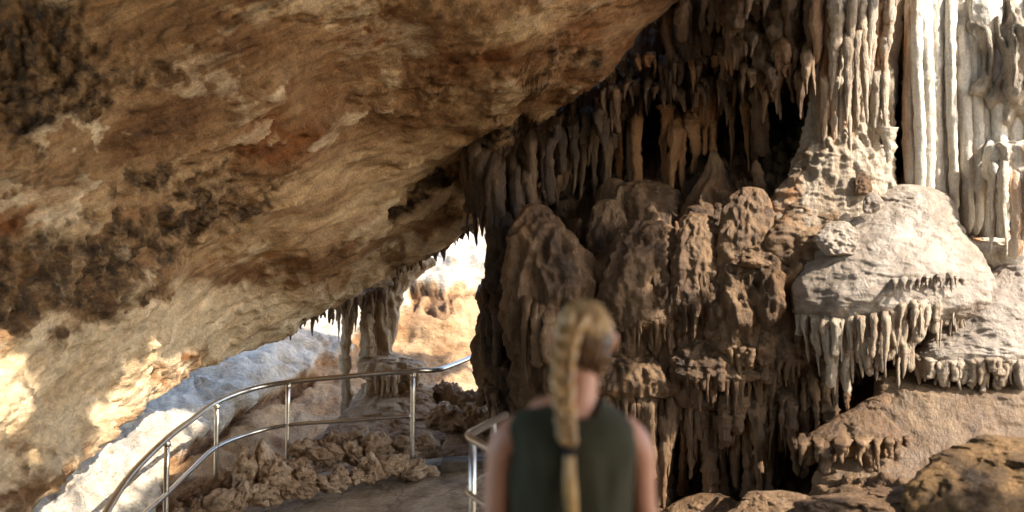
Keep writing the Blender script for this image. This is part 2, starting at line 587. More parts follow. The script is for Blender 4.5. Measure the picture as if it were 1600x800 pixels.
# --- back wall on the right
wall_f = tps([(700, -300, 12.8), (690, 200, 12.3), (690, 450, 11.2), (690, 800, 10.9), (850, -300, 12.6), (850, 0, 12.3), (850, 200, 11.7), (850, 450, 10.5), (850, 650, 10.2), (850, 850, 10.2),
              (1000, 0, 11.9), (1000, 100, 11.4), (1000, 180, 12.0), (1000, 330, 10.9), (1000, 450, 9.8), (1000, 560, 9.8), (1000, 640, 10.6), (1000, 800, 10.4),
              (1150, -300, 11.5), (1150, 0, 11.1), (1150, 105, 10.8), (1150, 180, 11.6), (1150, 320, 10.4), (1150, 450, 9.4), (1150, 560, 9.5), (1150, 640, 10.5), (1150, 820, 10.1),
              (1270, 0, 10.4), (1235, 190, 11.4), (1270, 310, 10.3), (1270, 450, 9.3), (1270, 560, 9.5), (1270, 650, 10.1), (1270, 820, 9.6),
              (1340, 100, 10.4), (1340, 300, 10.4), (1340, 400, 9.9), (1408, 0, 11.4), (1408, 130, 11.6), (1405, 260, 10.6), (1460, 100, 10.2), (1460, 300, 10.1), (1600, 0, 10.0), (1600, 300, 10.0),
              (1600, 450, 9.9), (1450, 500, 10.0), (1600, 650, 9.6), (1450, 700, 9.6), (1600, 820, 9.3), (2000, -300, 10.4), (2000, 400, 10.0), (2000, 850, 9.6), (1500, -300, 10.6), (690, -300, 13)])


def wall_masks(px, py):
    wob = fbm(np.stack([px, py, px * 0 + 3], -1) / 60, 3) * 30
    x, y = px + wob, py + wob
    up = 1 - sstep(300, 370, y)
    J = sstep(1390, 1425, x) * (1 - sstep(430, 480, y))
    K = sstep(1262, 1290, x) * (1 - sstep(1385, 1400, x)) * (1 - sstep(370, 420, y))
    lowr = sstep(560, 620, y)
    mid = (1 - up) * (1 - lowr)
    return up, J, K, lowr, mid, x, y


def wall_disp(G, px, py):
    up, J, K, lowr, mid, x, y = wall_masks(px, py)
    flute = ridged(G * np.array([4.2, 4.2, 0.33]) + 0.25 * fbm(G * 1.2, 2)[..., None], 3)
    fine = ridged(G * np.array([10, 10, 0.7]), 2)
    d = 0.12 * fbm(G * 0.8, 3)
    d += (0.13 * up + 0.12 * lowr) * flute + (0.035 * up + 0.03 * lowr) * fine
    d += J * (0.05 * flute)
    d += mid * (0.07 * billow(G * np.array([2.6, 2.6, 1.4]), 3) + 0.09 * flute + 0.03 * fine + 0.04 * fbm(G * 5, 4, 0.6))
    d += K * 0.06 * fine + 0.02 * fbm(G * 11, 3, 0.6)
    return d


def wall_attr(G, px, py):
    up, J, K, lowr, mid, x, y = wall_masks(px, py)
    pale = np.maximum(0.95 * J, 0.85 * K)
    pale = np.maximum(pale, 0.62 * ell(x, y, 1330, 360, 120, 70, 0))
    crust_shade = np.maximum.reduce([0.95 * seg(px, py, [(1408, -100), (1410, 150), (1404, 280)], 11), 0.55 * up * (1 - sstep(900, 1250, x)),
                               0.95 * ell(px, py, 1225, 180, 45, 80), 0.8 * ell(px, py, 1030, 220, 90, 70)])  # near-black colour paints shade into the hollow and the recess
    alg = np.maximum.reduce([0.5 * ell(x, y, 1450, 240, 45, 90), 1.3 * seg(x, y, [(1430, 20), (1600, 8), (1800, 0)], 18), 0.9 * ell(x, y, 1380, 190, 35, 60)])
    return {'pale': pale, 'crust_shade': crust_shade, 'algae': alg}


sheet('cave_wall', wall_f, 696, 2000, -300, 880, 3.6, MAT['wall'], wall_disp, lambda px, py: (px > 792) | (py < 300), wall_attr)

# --- far chamber: bright slope, orange walls
far_f = tps([(250, 300, 22), (250, 520, 17), (800, 250, 22), (760, 340, 19), (755, 440, 17.2), (640, 430, 17.5), (640, 470, 16.6), (700, 480, 16.2), (560, 500, 16), (450, 520, 15.2), (420, 560, 14),
             (380, 620, 12.3), (300, 690, 10.9), (200, 770, 9.4), (100, 850, 8.6), (0, 900, 8.2), (760, 600, 15), (640, 620, 14.6), (530, 600, 14.6), (530, 680, 12.8), (440, 610, 13.9), (440, 700, 12.2),
             (350, 770, 11.0), (350, 700, 11.4), (250, 850, 9.8), (150, 950, 9), (0, 1000, 8.6), (-300, 900, 8), (800, 700, 13), (640, 720, 11.8), (500, 760, 11.4), (500, 850, 11), (760, 760, 12), (950, 300, 22), (950, 600, 15.5)])


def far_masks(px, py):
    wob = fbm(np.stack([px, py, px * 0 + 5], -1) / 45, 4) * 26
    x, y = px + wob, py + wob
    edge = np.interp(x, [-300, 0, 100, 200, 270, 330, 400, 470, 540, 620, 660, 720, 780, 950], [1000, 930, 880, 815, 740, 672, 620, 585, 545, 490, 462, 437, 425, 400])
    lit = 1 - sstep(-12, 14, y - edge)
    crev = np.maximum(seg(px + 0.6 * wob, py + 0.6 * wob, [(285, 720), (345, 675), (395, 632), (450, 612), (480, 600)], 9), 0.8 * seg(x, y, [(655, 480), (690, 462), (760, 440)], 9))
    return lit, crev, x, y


def far_disp(G, px, py):
    lit, crev, x, y = far_masks(px, py)
    d = 0.18 * fbm(G * 0.6, 4) + 0.06 * billow(G * np.array([1.2, 1.2, 2.2]), 3) + 0.05 * fbm(G * 3.5, 5, 0.62) + 0.12 * lit + lit * 0.07 * ridged(G * np.array([3.0, 3.0, 5.0]), 3) - 0.16 * crev
    return d


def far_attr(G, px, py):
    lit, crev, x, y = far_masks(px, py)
    return {'pale': 0.9 * lit, 'crust_shade': crev}  # daylight on the slope painted as paler rock; crevices painted darker


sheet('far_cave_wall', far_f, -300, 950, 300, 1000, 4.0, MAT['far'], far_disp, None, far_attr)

# --- ground
def ramp_z(x, y):
    return 0.129 * (x + 1.03) + 0.15 * (y - 10.2)


def flat(name, xs, ys, zf, mat, kind='structure', amp=0.0):
    X, Y_ = np.meshgrid(xs, ys)
    Z = zf(X, Y_)
    G = np.stack([X, Y_, Z], -1)
    if amp:
        G[..., 2] += amp * fbm(G * 1.7, 4)
    o = link(name, G.reshape(-1, 3), grid_faces(len(ys), len(xs)), mat)
    o['kind'] = kind
    return o


flat('cave_floor', np.linspace(-40, 40, 120), np.linspace(-30, 50, 120), lambda x, y: np.minimum(ramp_z(np.clip(x, -3, 0), np.clip(y, -4, 12)), 0.2) - 0.22 + 0 * x, MAT['earth'], amp=0.12)
flat('footpath', np.linspace(-3.3, 0.6, 60), np.linspace(2.5, 10.75, 100), lambda x, y: ramp_z(x, y), MAT['concrete'], amp=0.02)

ground_f = tps([(930, 800, 9.6), (1100, 788, 9.4), (1250, 742, 9.2), (1300, 705, 8.9), (1150, 850, 8.2), (1400, 770, 7.9), (1600, 735, 7.4), (1200, 950, 6.5), (1600, 850, 6.2), (2000, 720, 7.2),
                (2000, 950, 5.4), (820, 850, 9.4), (820, 980, 7.6), (940, 870, 8.6)])
sheet('rock_slope', ground_f, 820, 2000, 690, 980, 4.5, MAT['earth'],
      lambda G, px, py: 0.10 * fbm(G * 1.3, 4, 0.6) + 0.07 * billow(G * 3.3, 3) + 0.02 * fbm(G * 12, 2) - 0.6 * (1 - sstep(0, 40, py - np.interp(px, [820, 930, 1100, 1250, 1310, 1420, 2000], [810, 790, 780, 735, 700, 690, 690]))))

# ------------------------------------------------------------------ unseen roof added to block the sun, holes aimed at the wanted sun patches
ROOF_Z = 7.0


def on_roof(p):
    p = np.asarray(p, float)
    t = (ROOF_Z - p[2]) / SUN[2]
    return (p + SUN * t)[:2]


def inside(x, y, poly):
    c = np.zeros(x.shape, bool)
    n = len(poly)
    for i in range(n):
        (x1, y1), (x2, y2) = poly[i], poly[(i + 1) % n]
        cond = ((y1 > y) != (y2 > y)) & (x < (x2 - x1) * (y - y1) / (y2 - y1 + 1e-12) + x1)
        c ^= cond
    return c


SUN_HOLES = []
strip = [(10, 860, 7.7), (105, 735, 8.4), (180, 650, 9.1), (255, 580, 9.9), (300, 575, 10.5), (345, 590, 11.0), (350, 640, 11.0), (325, 690, 11.0), (290, 745, 10.6), (220, 830, 9.4), (120, 900, 8.3)]
SUN_HOLES.append([on_roof(P(*q)) for q in strip])
patch = [(-160, 560, 7.2), (-20, 540, 7.3), (55, 520, 7.35), (82, 560, 7.5), (60, 650, 7.5), (30, 760, 7.4), (-160, 800, 7.1)]
SUN_HOLES.append([on_roof(P(*q)) for q in patch])
SUN_HOLES.append([(8.6, 3.2), (8.2, 5.9), (6.8, 7.1), (6.0, 8.2), (6.3, 12.3), (14, 12.3), (14, 2.5), (10.5, 2.5)])


def build_sun_block():
    xs = np.arange(-12, 13.01, 0.1)
    ys = np.arange(-7, 12.05, 0.1)
    X, Y_ = np.meshgrid(xs, ys)
    q = np.stack([X, Y_, X * 0], -1)
    jx = 0.16 * fbm(q * 1.6, 3) + rng.normal(0, 0.09, X.shape)
    jy = 0.16 * fbm(q * 1.6 + 9, 3) + rng.normal(0, 0.09, X.shape)
    hole = np.zeros(X.shape, bool)
    for poly in SUN_HOLES:
        hole |= inside(X + jx, Y_ + jy, poly)
    hole |= (Y_ > 10.2) & (X < 2.2)
    vis = (~hole).ravel()
    top = np.stack([X, Y_, ROOF_Z + 0.45 + 0.2 * fbm(q * 0.5, 3)], -1)
    bot = np.stack([X, Y_, ROOF_Z + 0.25 * fbm(q * 0.6 + 4, 4)], -1)
    f = grid_faces(len(ys), len(xs))
    f = f[vis[f].all(1)]
    n = X.size
    o = link('sun_block_roof', np.concatenate([bot.reshape(-1, 3), top.reshape(-1, 3)]), np.concatenate([f, f[:, ::-1] + n]), MAT['roof'])
    o['kind'] = 'structure'
    # unseen wall added behind the camera to cut the sky fill
    xs, zs = np.arange(-12, 9.01, 0.25), np.arange(-2.5, 7.6, 0.25)
    X, Z = np.meshgrid(xs, zs)
    G = np.stack([X, -6.5 + 0 * X, Z], -1)
    G[..., 1] += 0.6 * fbm(G * 0.5, 4)
    o = link('rear_fill_block', G.reshape(-1, 3), grid_faces(len(zs), len(xs)), MAT['roof'])
    o['kind'] = 'structure'


build_sun_block()

# ------------------------------------------------------------------ dripstone builders
def catmull(tab, n):
    tab = np.asarray(tab, float)
    k = len(tab)
    t = np.linspace(0, k - 1, n)
    i = np.clip(np.floor(t).astype(int), 0, k - 2)
    f = (t - i)[:, None]
    p0, p1, p2, p3 = tab[np.clip(i - 1, 0, k - 1)], tab[i], tab[i + 1], tab[np.clip(i + 2, 0, k - 1)]
    return 0.5 * (2 * p1 + (p2 - p0) * f + (2 * p0 - 5 * p1 + 4 * p2 - p3) * f ** 2 + (3 * p1 - p0 - 3 * p2 + p3) * f ** 3)


def loft(name, rows, mat, parent=None, k=0.7, nr=60, nc=72, lump=0.06, lf=2.2, flute=0.0, ff=6.0, fz=0.5, micro=0.012, mf=13, cap=6, flute_t=None, seed=0, pits=0.0, pf=9, ripple=0.0):
    """A closed lump of rock. rows: (py, left px, right px, axis distance) from top to bottom."""
    T = catmull(rows, nr)
    py, L, Rr, Y = T.T
    c = P((L + Rr) / 2, py, Y)
    hw = np.maximum(M((Rr - L) / 2, Y), 0.004)
    s = np.linspace(-1, 1, nr)
    cp = np.sqrt(np.clip(1 - np.abs(s) ** cap, 0.0, 1))
    cp = np.maximum(cp, 0.03)
    th = np.linspace(0, 2 * math.pi, nc, endpoint=False)
    dirs = np.stack([np.cos(th), np.sin(th), 0 * th], -1)
    rx = hw * cp
    ry = hw * k * cp
    base = c[:, None] + np.stack([np.cos(th)[None] * rx[:, None], np.sin(th)[None] * ry[:, None], 0 * th[None] + 0 * rx[:, None]], -1)
    q = base + seed * 3.7
    amp = np.minimum(1.0, (hw * cp)[:, None] / 0.25)
    d = lump * fbm(q * lf, 4, 0.55) + micro * fbm(q * mf, 3, 0.6)
    if flute:
        ft = 1.0 if flute_t is None else np.interp(np.linspace(0, 1, nr), *zip(*flute_t))[:, None]
        d = d + flute * ft * ridged(q * np.array([ff, ff, fz]) + 0.2 * fbm(q * 1.5, 2)[..., None], 2)
    if ripple:                                    # little terraces left by running water
        d = d + ripple * ridged(q * np.array([4.5, 4.5, 13]) + 0.5 * fbm(q * 3, 2)[..., None], 2)
    if pits:
        d = d - pits * (1 - sstep(0.15, 0.5, worley(q * pf)))
    d = d * amp
    G = base + dirs[None] * d[..., None]
    G[..., 2] += 0.5 * d * np.abs(s)[:, None] ** 4
    v = np.concatenate([G.reshape(-1, 3), c[:1], c[-1:]])
    f = grid_faces(nr, nc, True).tolist()
    a, b = nr * nc, nr * nc + 1
    f += [[a, (j + 1) % nc, j] for j in range(nc)]
    o0 = (nr - 1) * nc
    f += [[b, o0 + j, o0 + (j + 1) % nc] for j in range(nc)]
    return link(name, v, f, mat, parent)


def drip(name, px, y0, y1, Y, w, mat, parent=None, kind='cone', lean=0.0, nr=32, nc=14, k=0.8, rough=1.0):
    """One stalactite, stalagmite or column from (px, y0) down to (px+lean, y1); w = width in photo pixels at its thick end."""
    t = np.linspace(0, 1, nr)
    seed = rng.uniform(0, 90)
    rnd = rng.uniform
    if kind == 'cone':
        p = rnd(0.7, 1.25)
        prof = 0.12 + 0.88 * (1 - t) ** p + 0.15 * np.exp(-t / 0.15)
        prof *= 0.35 + 0.65 * sstep(0, 0.16, t)
        prof *= np.sqrt(np.clip((1 - t) / 0.05, 0.02, 1))
    elif kind == 'rod':
        prof = (0.75 + 0.25 * (1 - t)) * (0.35 + 0.65 * sstep(0, 0.15, t))
        prof *= np.sqrt(np.clip((1 - t) / 0.05, 0.02, 1))
    elif kind == 'bulb':
        prof = 0.55 + 0.45 * np.sin(np.clip(t * 1.25, 0, 1) * math.pi * 0.9)
        prof *= np.sqrt(np.clip((1 - t) / 0.12, 0.02, 1))
    elif kind == 'column':
        prof = 0.62 + 0.55 * np.exp(-t / 0.1) + 0.5 * np.exp(-(1 - t) / 0.1) + 0.1 * np.sin(t * 7 + seed)
    else:                                        # stalagmite: thin above, thick below
        prof = 0.2 + 0.8 * t ** rnd(0.6, 1.0) + 0.35 * np.exp(-(1 - t) / 0.1)
        prof *= np.sqrt(np.clip(t / 0.05, 0.02, 1))
    yy = Y + 0 * t
    if kind in ('cone', 'rod', 'bulb'):           # the root grows out of the rock behind it
        yy = Y + 0.42 * np.clip(1 - t / 0.35, 0, 1) ** 1.6 * min(1.0, abs(y1 - y0) / 90 + 0.2)
    c = P(px + lean * t + 0.10 * w * np.sin(t * rnd(4, 9) + seed), y0 + (y1 - y0) * t, yy)
    r = M(w / 2, Y) * prof
    lumps = np.stack([0 * t + seed, t * (y1 - y0) * Y / FPX * 5.5, 0 * t], -1)
    r = r * (1 + 0.34 * rough * fbm(lumps * 1.5, 4, 0.6))
    th = np.linspace(0, 2 * math.pi, nc, endpoint=False)
    d = np.stack([np.cos(th), k * np.sin(th), 0 * th], -1)
    q = np.stack(np.broadcast_arrays(1.5 * np.cos(th)[None] + seed, 1.5 * np.sin(th)[None], (c[:, 2] * 1.8)[:, None]), -1)
    ang = 1 + 0.48 * rough * fbm(q * 1.3, 3)
    G = c[:, None] + d[None] * (r[:, None] * ang)[..., None]
    G += (0.017 * rough * fbm(G * 15 + seed, 3, 0.6) * np.minimum(1, r / 0.05)[:, None])[..., None] * d[None]
    v = np.concatenate([G.reshape(-1, 3), c[:1], c[-1:]])
    f = grid_faces(nr, nc, True).tolist()
    a, b = nr * nc, nr * nc + 1
    f += [[a, (j + 1) % nc, j] for j in range(nc)]
    o0 = (nr - 1) * nc
    f += [[b, o0 + j, o0 + (j + 1) % nc] for j in range(nc)]
    o = link(name, v, f, mat, parent)
    return o


def along(pts, n, jx=3.0, jy=4.0):
    pts = np.asarray(pts, float)
    L = np.concatenate([[0], np.cumsum(np.hypot(*np.diff(pts[:, :2], axis=0).T))])
    s = (np.arange(n) + rng.uniform(0.1, 0.9, n)) / n * L[-1]
    out = np.stack([np.interp(s, L, pts[:, i]) for i in range(pts.shape[1])], -1)
    out[:, 0] += rng.uniform(-jx, jx, n)
    out[:, 1] += rng.uniform(-jy, jy, n)
    return out[np.argsort(out[:, 0])]


def row(pts, n, ln, wd, mats, label, group, kinds=('cone',), cat='stalactite', name='stalactite', dy=0.25, lean=6, jy=5, same=None):
    """A row of hanging stalactites; each is a thing of its own."""
    for i, (x, y, Y) in enumerate(along(pts, n, 3, jy)):
        l = rng.uniform(*ln) * (0.6 + 0.8 * rng.random())
        o = drip(name, x, y - 6, y + l, Y + rng.uniform(-dy, dy), rng.uniform(*wd), MAT[mats[int(rng.integers(len(mats)))]], kind=kinds[int(rng.integers(len(kinds)))], lean=rng.uniform(-lean, lean))
        tag(o, same if same else label.format(ordinal(i)), cat, group)


def fringe(parent, pts, n, ln, wd, mat, kinds=('cone', 'cone', 'rod'), dy=0.06, lean=4, jy=3, name='stalactite'):
    for (x, y, Y) in along(pts, n, 2, jy):
        l = rng.uniform(*ln) * (0.65 + 0.7 * rng.random())
        drip(name, x, y - 12 - 0.25 * l, y + l, Y + rng.uniform(-dy, dy), rng.uniform(*wd), MAT[mat], parent, kind=kinds[int(rng.integers(len(kinds)))], lean=rng.uniform(-lean, lean), nr=28, nc=12)


# ------------------------------------------------------------------ the rock formations on the right
def mass(name, label, cat, rows, mat, group=None, **kw):
    o = loft(name, rows, MAT[mat], **kw)
    tag(o, label, cat, group)
    return o


# left pillar of hanging folds
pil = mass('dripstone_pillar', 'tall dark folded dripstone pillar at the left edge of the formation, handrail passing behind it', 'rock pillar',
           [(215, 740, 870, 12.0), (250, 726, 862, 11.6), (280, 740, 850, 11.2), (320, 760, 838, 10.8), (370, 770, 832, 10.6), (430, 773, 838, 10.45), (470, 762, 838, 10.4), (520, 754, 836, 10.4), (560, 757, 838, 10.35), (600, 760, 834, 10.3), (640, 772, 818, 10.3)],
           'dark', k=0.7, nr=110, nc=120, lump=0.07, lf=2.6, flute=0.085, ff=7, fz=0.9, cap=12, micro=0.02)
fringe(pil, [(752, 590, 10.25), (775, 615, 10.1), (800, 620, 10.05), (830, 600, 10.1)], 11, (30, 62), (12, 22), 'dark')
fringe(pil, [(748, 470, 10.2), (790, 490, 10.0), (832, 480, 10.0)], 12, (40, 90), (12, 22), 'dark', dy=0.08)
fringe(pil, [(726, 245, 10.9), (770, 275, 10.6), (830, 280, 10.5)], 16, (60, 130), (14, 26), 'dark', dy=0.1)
# broad brown apron between pillar and the visitor
ap = mass('dripstone_apron', 'broad lumpy brown dripstone apron between the dark pillar and the braid', 'dripstone',
          [(318, 822, 846, 10.2), (345, 812, 872, 10.15), (400, 800, 915, 10.05), (460, 797, 935, 10.0), (520, 806, 938, 9.95), (580, 818, 935, 9.9), (660, 834, 920, 9.9), (760, 840, 915, 9.9)],
          'brown', k=0.5, nr=140, nc=150, lump=0.05, lf=2.4, flute=0.085, ff=7, fz=0.45, flute_t=[(0, 0.6), (0.4, 0.9), (0.6, 1.3), (1, 1.5)], cap=10, micro=0.024)
fringe(ap, [(812, 480, 9.62), (850, 500, 9.5), (900, 520, 9.5)], 9, (60, 130), (12, 24), 'brown')

# lumps and stalagmites on the ledge in the recess
mass('stalagmite_dome', 'rounded grey-brown stalagmite dome under the thin columns of the recess', 'stalagmite',
     [(283, 990, 1022, 10.8), (300, 962, 1050, 10.7), (340, 948, 1060, 10.6), (395, 944, 1064, 10.5), (430, 940, 1066, 10.4)], 'brown', k=0.6, nr=90, nc=100, lump=0.045, flute=0.06, ff=8, fz=0.6, micro=0.02, cap=14)
mass('stalagmite_dome', 'small knobbly stalagmite dome left of the rounded one in the recess', 'stalagmite',
     [(278, 950, 968, 10.9), (300, 938, 985, 10.85), (340, 930, 990, 10.8), (390, 925, 990, 10.7)], 'brown', k=0.7, lump=0.06, flute=0.04, micro=0.02, cap=14)
mass('stalagmite', 'pointed grey stalagmite with ringed shoulders in the middle of the recess', 'stalagmite',
     [(233, 1111, 1119, 10.55), (255, 1104, 1126, 10.5), (280, 1096, 1136, 10.5), (310, 1083, 1152, 10.45), (345, 1070, 1166, 10.4), (390, 1058, 1176, 10.3), (420, 1056, 1178, 10.2)],
     'brown', k=0.75, nr=90, lump=0.05, lf=3, flute=0.06, ff=6, fz=1.0, micro=0.02, cap=14)
for x, y0, y1, Y, w, lab in ((962, 332, 480, 10.3, 22, 'slim pale stalagmite standing by the left side of the rounded dome'), (930, 350, 470, 10.35, 26, 'brown stalagmite left of the slim pale one'),
                             (1082, 330, 400, 10.15, 26, 'stubby stalagmite leaning on the pointed grey stalagmite'), (1058, 345, 400, 10.1, 20, 'short stalagmite between dome and pointed stalagmite'),
                             (1150, 300, 390, 10.1, 34, 'blunt stalagmite right of the pointed grey one'), (1185, 250, 400, 10.1, 46, 'tall dark blunt stalagmite at the right end of the recess'),
                             (1020, 330, 395, 10.05, 26, 'low stalagmite in front of the rounded dome'), (905, 340, 470, 10.4, 34, 'thick dark stalagmite above the head of the visitor')):
    tag(drip('stalagmite', x, y0, y1, Y, w, MAT['brown'], kind='stalagmite', nr=40, nc=20), lab, 'stalagmite', 'stalagmites in the recess')

# thin columns in the recess
for i, (x, y0, y1, Y, w, m, kd) in enumerate(((938, 170, 320, 11.2, 14, 'dark', 'column'), (951, 180, 330, 11.0, 15, 'brown', 'cone'), (966, 175, 290, 11.2, 13, 'orange', 'rod'), (984, 160, 292, 11.2, 13, 'dark', 'rod'), (997, 150, 292, 10.9, 19, 'orange', 'rod'),
                                             (1040, 165, 320, 10.9, 24, 'orange', 'column'), (1053, 165, 330, 10.75, 30, 'orange', 'cone'), (1068, 170, 310, 10.8, 24, 'orange', 'cone'), (1085, 160, 270, 10.8, 30, 'orange', 'cone'), (1100, 160, 245, 10.9, 24, 'dark', 'cone'),
                                             (1143, 130, 260, 10.7, 20, 'brown', 'cone'), (1170, 120, 270, 10.6, 24, 'orange', 'cone'), (1190, 110, 245, 10.4, 30, 'brown', 'rod'), (1215, 95, 188, 10.3, 24, 'pale', 'cone'), (1178, 150, 300, 10.9, 24, 'dark', 'column'))):
    o = drip('dripstone_column', x, y0, y1, Y, w, MAT[m], kind=kd, lean=rng.uniform(-3, 3), nr=44, nc=16)
    tag(o, '{} slender dripstone column from the left in the dark recess'.format(ordinal(i)), 'column', 'slender columns in the recess')

# stalactites of the upper bank
row([(960, 14, 11.2), (1050, -10, 10.9), (1130, -20, 10.7)], 15, (55, 95), (15, 24), ('dark', 'dark', 'brown'), '{} thick stalactite from the left in the top row by the ceiling edge', 'top row of thick stalactites', ('cone', 'rod', 'bulb'))
row([(1130, -10, 10.5), (1210, -20, 10.2), (1275, -20, 10.0)], 16, (60, 125), (15, 26), ('brown', 'tan', 'brown'), '{} tan stalactite from the left in the top row beside the pale wall', 'top row of tan stalactites', ('cone', 'rod', 'bulb'))
row([(900, 100, 11.2), (985, 85, 11.0), (1070, 92, 10.7), (1150, 80, 10.5)], 42, (22, 62), (8, 18), ('dark', 'orange', 'brown'), '{} small stalactite from the left in the second tier', 'second tier of small stalactites', ('cone', 'cone', 'bulb'))
row([(1140, 60, 10.2), (1200, 60, 10.0), (1272, 70, 9.9)], 22, (35, 80), (12, 22), ('brown', 'tan', 'dark'), '{} tan stalactite from the left in the tier beside the pale wall', 'second tier of tan stalactites', ('cone', 'cone', 'bulb'))
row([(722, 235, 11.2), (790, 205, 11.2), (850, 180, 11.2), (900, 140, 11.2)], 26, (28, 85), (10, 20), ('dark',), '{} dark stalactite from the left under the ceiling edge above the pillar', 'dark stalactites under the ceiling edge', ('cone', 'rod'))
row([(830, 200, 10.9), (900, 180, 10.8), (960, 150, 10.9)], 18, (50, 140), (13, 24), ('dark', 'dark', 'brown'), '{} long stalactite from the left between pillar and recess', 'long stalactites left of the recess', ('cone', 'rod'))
row([(930, 140, 10.8), (1000, 128, 10.8), (1060, 140, 10.7), (1130, 125, 10.5)], 40, (14, 55), (8, 18), ('dark', 'brown', 'dark'), '{} small stalactite from the left along the lip of the recess', 'stalactites along the lip of the recess', ('cone', 'cone', 'bulb'))
row([(1130, 110, 10.3), (1190, 105, 10.1), (1262, 95, 9.95)], 18, (20, 75), (9, 20), ('brown', 'dark', 'brown'), '{} stalactite from the left over the black hollow', 'stalactites over the black hollow', ('cone', 'cone', 'bulb'))

# thin folded curtains between the stalactites of the bank
for i, (x, y0, y1, w, Y, m, lab) in enumerate((
        (912, 120, 205, 52, 11.25, 'dark', 'narrow dark curtain of rock hanging nearest to the slanting ceiling edge'), (1010, 30, 128, 58, 11.1, 'dark', 'dark folded rock curtain high between the thick stalactites'),
        (1088, 8, 118, 62, 10.85, 'brown', 'brown folded rock curtain high in the middle of the bank'), (1160, 20, 112, 54, 10.45, 'brown', 'tan folded rock curtain right of the high brown one'),
        (1236, 10, 120, 60, 10.15, 'tan', 'light tan folded rock curtain touching the cream ribbed curtain'), (968, 120, 190, 60, 11.1, 'dark', 'short dark rock curtain over the thin columns of the recess'),
        (1105, 118, 205, 50, 10.85, 'orange', 'orange brown rock curtain right of the orange columns'), (1200, 60, 150, 46, 10.15, 'brown', 'brown rock curtain above the black hollow'),
        (870, 170, 300, 56, 10.95, 'dark', 'long dark rock curtain just right of the folded pillar'), (800, 205, 330, 44, 10.95, 'dark', 'long dark rock curtain over the left pillar'))):
    rows = [(y0 - 10, x - w * 0.5, x + w * 0.5, Y + 0.35), (y0 + (y1 - y0) * 0.25, x - w * 0.5, x + w * 0.48, Y + 0.05), (y0 + (y1 - y0) * 0.55, x - w * 0.42, x + w * 0.4, Y), (y0 + (y1 - y0) * 0.8, x - w * 0.3, x + w * 0.34, Y), (y1, x - w * 0.2, x + w * 0.24, Y + 0.02)]
    c = mass('dripstone_curtain', lab, 'rock curtain', rows, m, group='folded curtains of the bank', k=0.28, nr=60, nc=90, lump=0.05, lf=3, flute=0.06, ff=11, fz=0.8, micro=0.016, cap=9, seed=i + 5)
    fringe(c, [(x - w * 0.36, y0 + (y1 - y0) * 0.7, Y), (x, y1 - 4, Y - 0.05), (x + w * 0.36, y0 + (y1 - y0) * 0.72, Y)], 5, (14, 44), (7, 15), m, dy=0.05)

# pale ribbed wall right of the bank
kw = mass('flowstone_curtain', 'tall cream ribbed flowstone curtain left of the dark cleft', 'flowstone',
          [(-90, 1280, 1398, 10.2), (0, 1272, 1398, 10.15), (100, 1274, 1392, 10.1), (180, 1276, 1384, 10.0), (230, 1262, 1384, 9.95), (270, 1240, 1386, 9.9), (310, 1215, 1388, 9.85), (350, 1195, 1390, 9.8), (390, 1190, 1380, 9.7)],
          'pale', k=0.5, nr=190, nc=170, lump=0.055, lf=1.8, flute=0.065, ff=8, fz=0.3, flute_t=[(0, 1.2), (0.5, 1), (0.68, 0.5), (0.8, 0.15), (1, 0.1)], cap=14, micro=0.014, mf=12, ripple=0.014)
fringe(kw, [(1272, 10, 9.8), (1330, 0, 9.68), (1396, -5, 9.85)], 14, (60, 130), (14, 26), 'pale', ('cone', 'bulb'), dy=0.08)
fringe(kw, [(1276, 70, 9.85), (1330, 60, 9.68), (1392, 50, 9.82)], 12, (45, 130), (11, 22), 'pale', ('cone',), dy=0.08)
fringe(kw, [(1270, 110, 9.85), (1310, 120, 9.72), (1390, 110, 9.8)], 9, (70, 170), (14, 26), 'pale', ('cone',), dy=0.06)
for x, y0, y1, w, L in ((1384, 200, 300, 26, 6),):
    drip('stalactite', x, y0, y1, 9.75, w, MAT['pale'], kw, kind='column', lean=L, nr=40, nc=16)

# boulders below the pale curtain
for i, (rows, m, lab) in enumerate((
        ([(268, 1337, 1355, 9.55), (285, 1332, 1362, 9.5), (305, 1330, 1366, 9.5)], 'earth', 'small smooth brown boulder at the foot of the cream curtain'),
        ([(300, 1352, 1372, 9.4), (318, 1345, 1378, 9.35), (334, 1348, 1370, 9.35)], 'mound', 'small pitted pale boulder left of the top of the grey mound'),
        ([(308, 1215, 1340, 9.85), (345, 1190, 1352, 9.75), (385, 1185, 1352, 9.6), (430, 1200, 1335, 9.5)], 'brown', 'wide knobbly brown boulder between the cream curtain and the lumpy wall'),
        ([(345, 1290, 1325, 9.3), (372, 1278, 1345, 9.2), (400, 1275, 1350, 9.15)], 'mound', 'pale knob of rock on the left shoulder of the grey mound'),
        ([(372, 1165, 1200, 9.6), (395, 1150, 1215, 9.5), (420, 1150, 1215, 9.4)], 'brown', 'jagged brown boulder under the black hollow'))):
    mass('boulder', lab, 'boulder', rows, m, lump=0.10, lf=4, micro=0.035, mf=9, k=0.5, cap=5, nr=80, nc=100, seed=i)

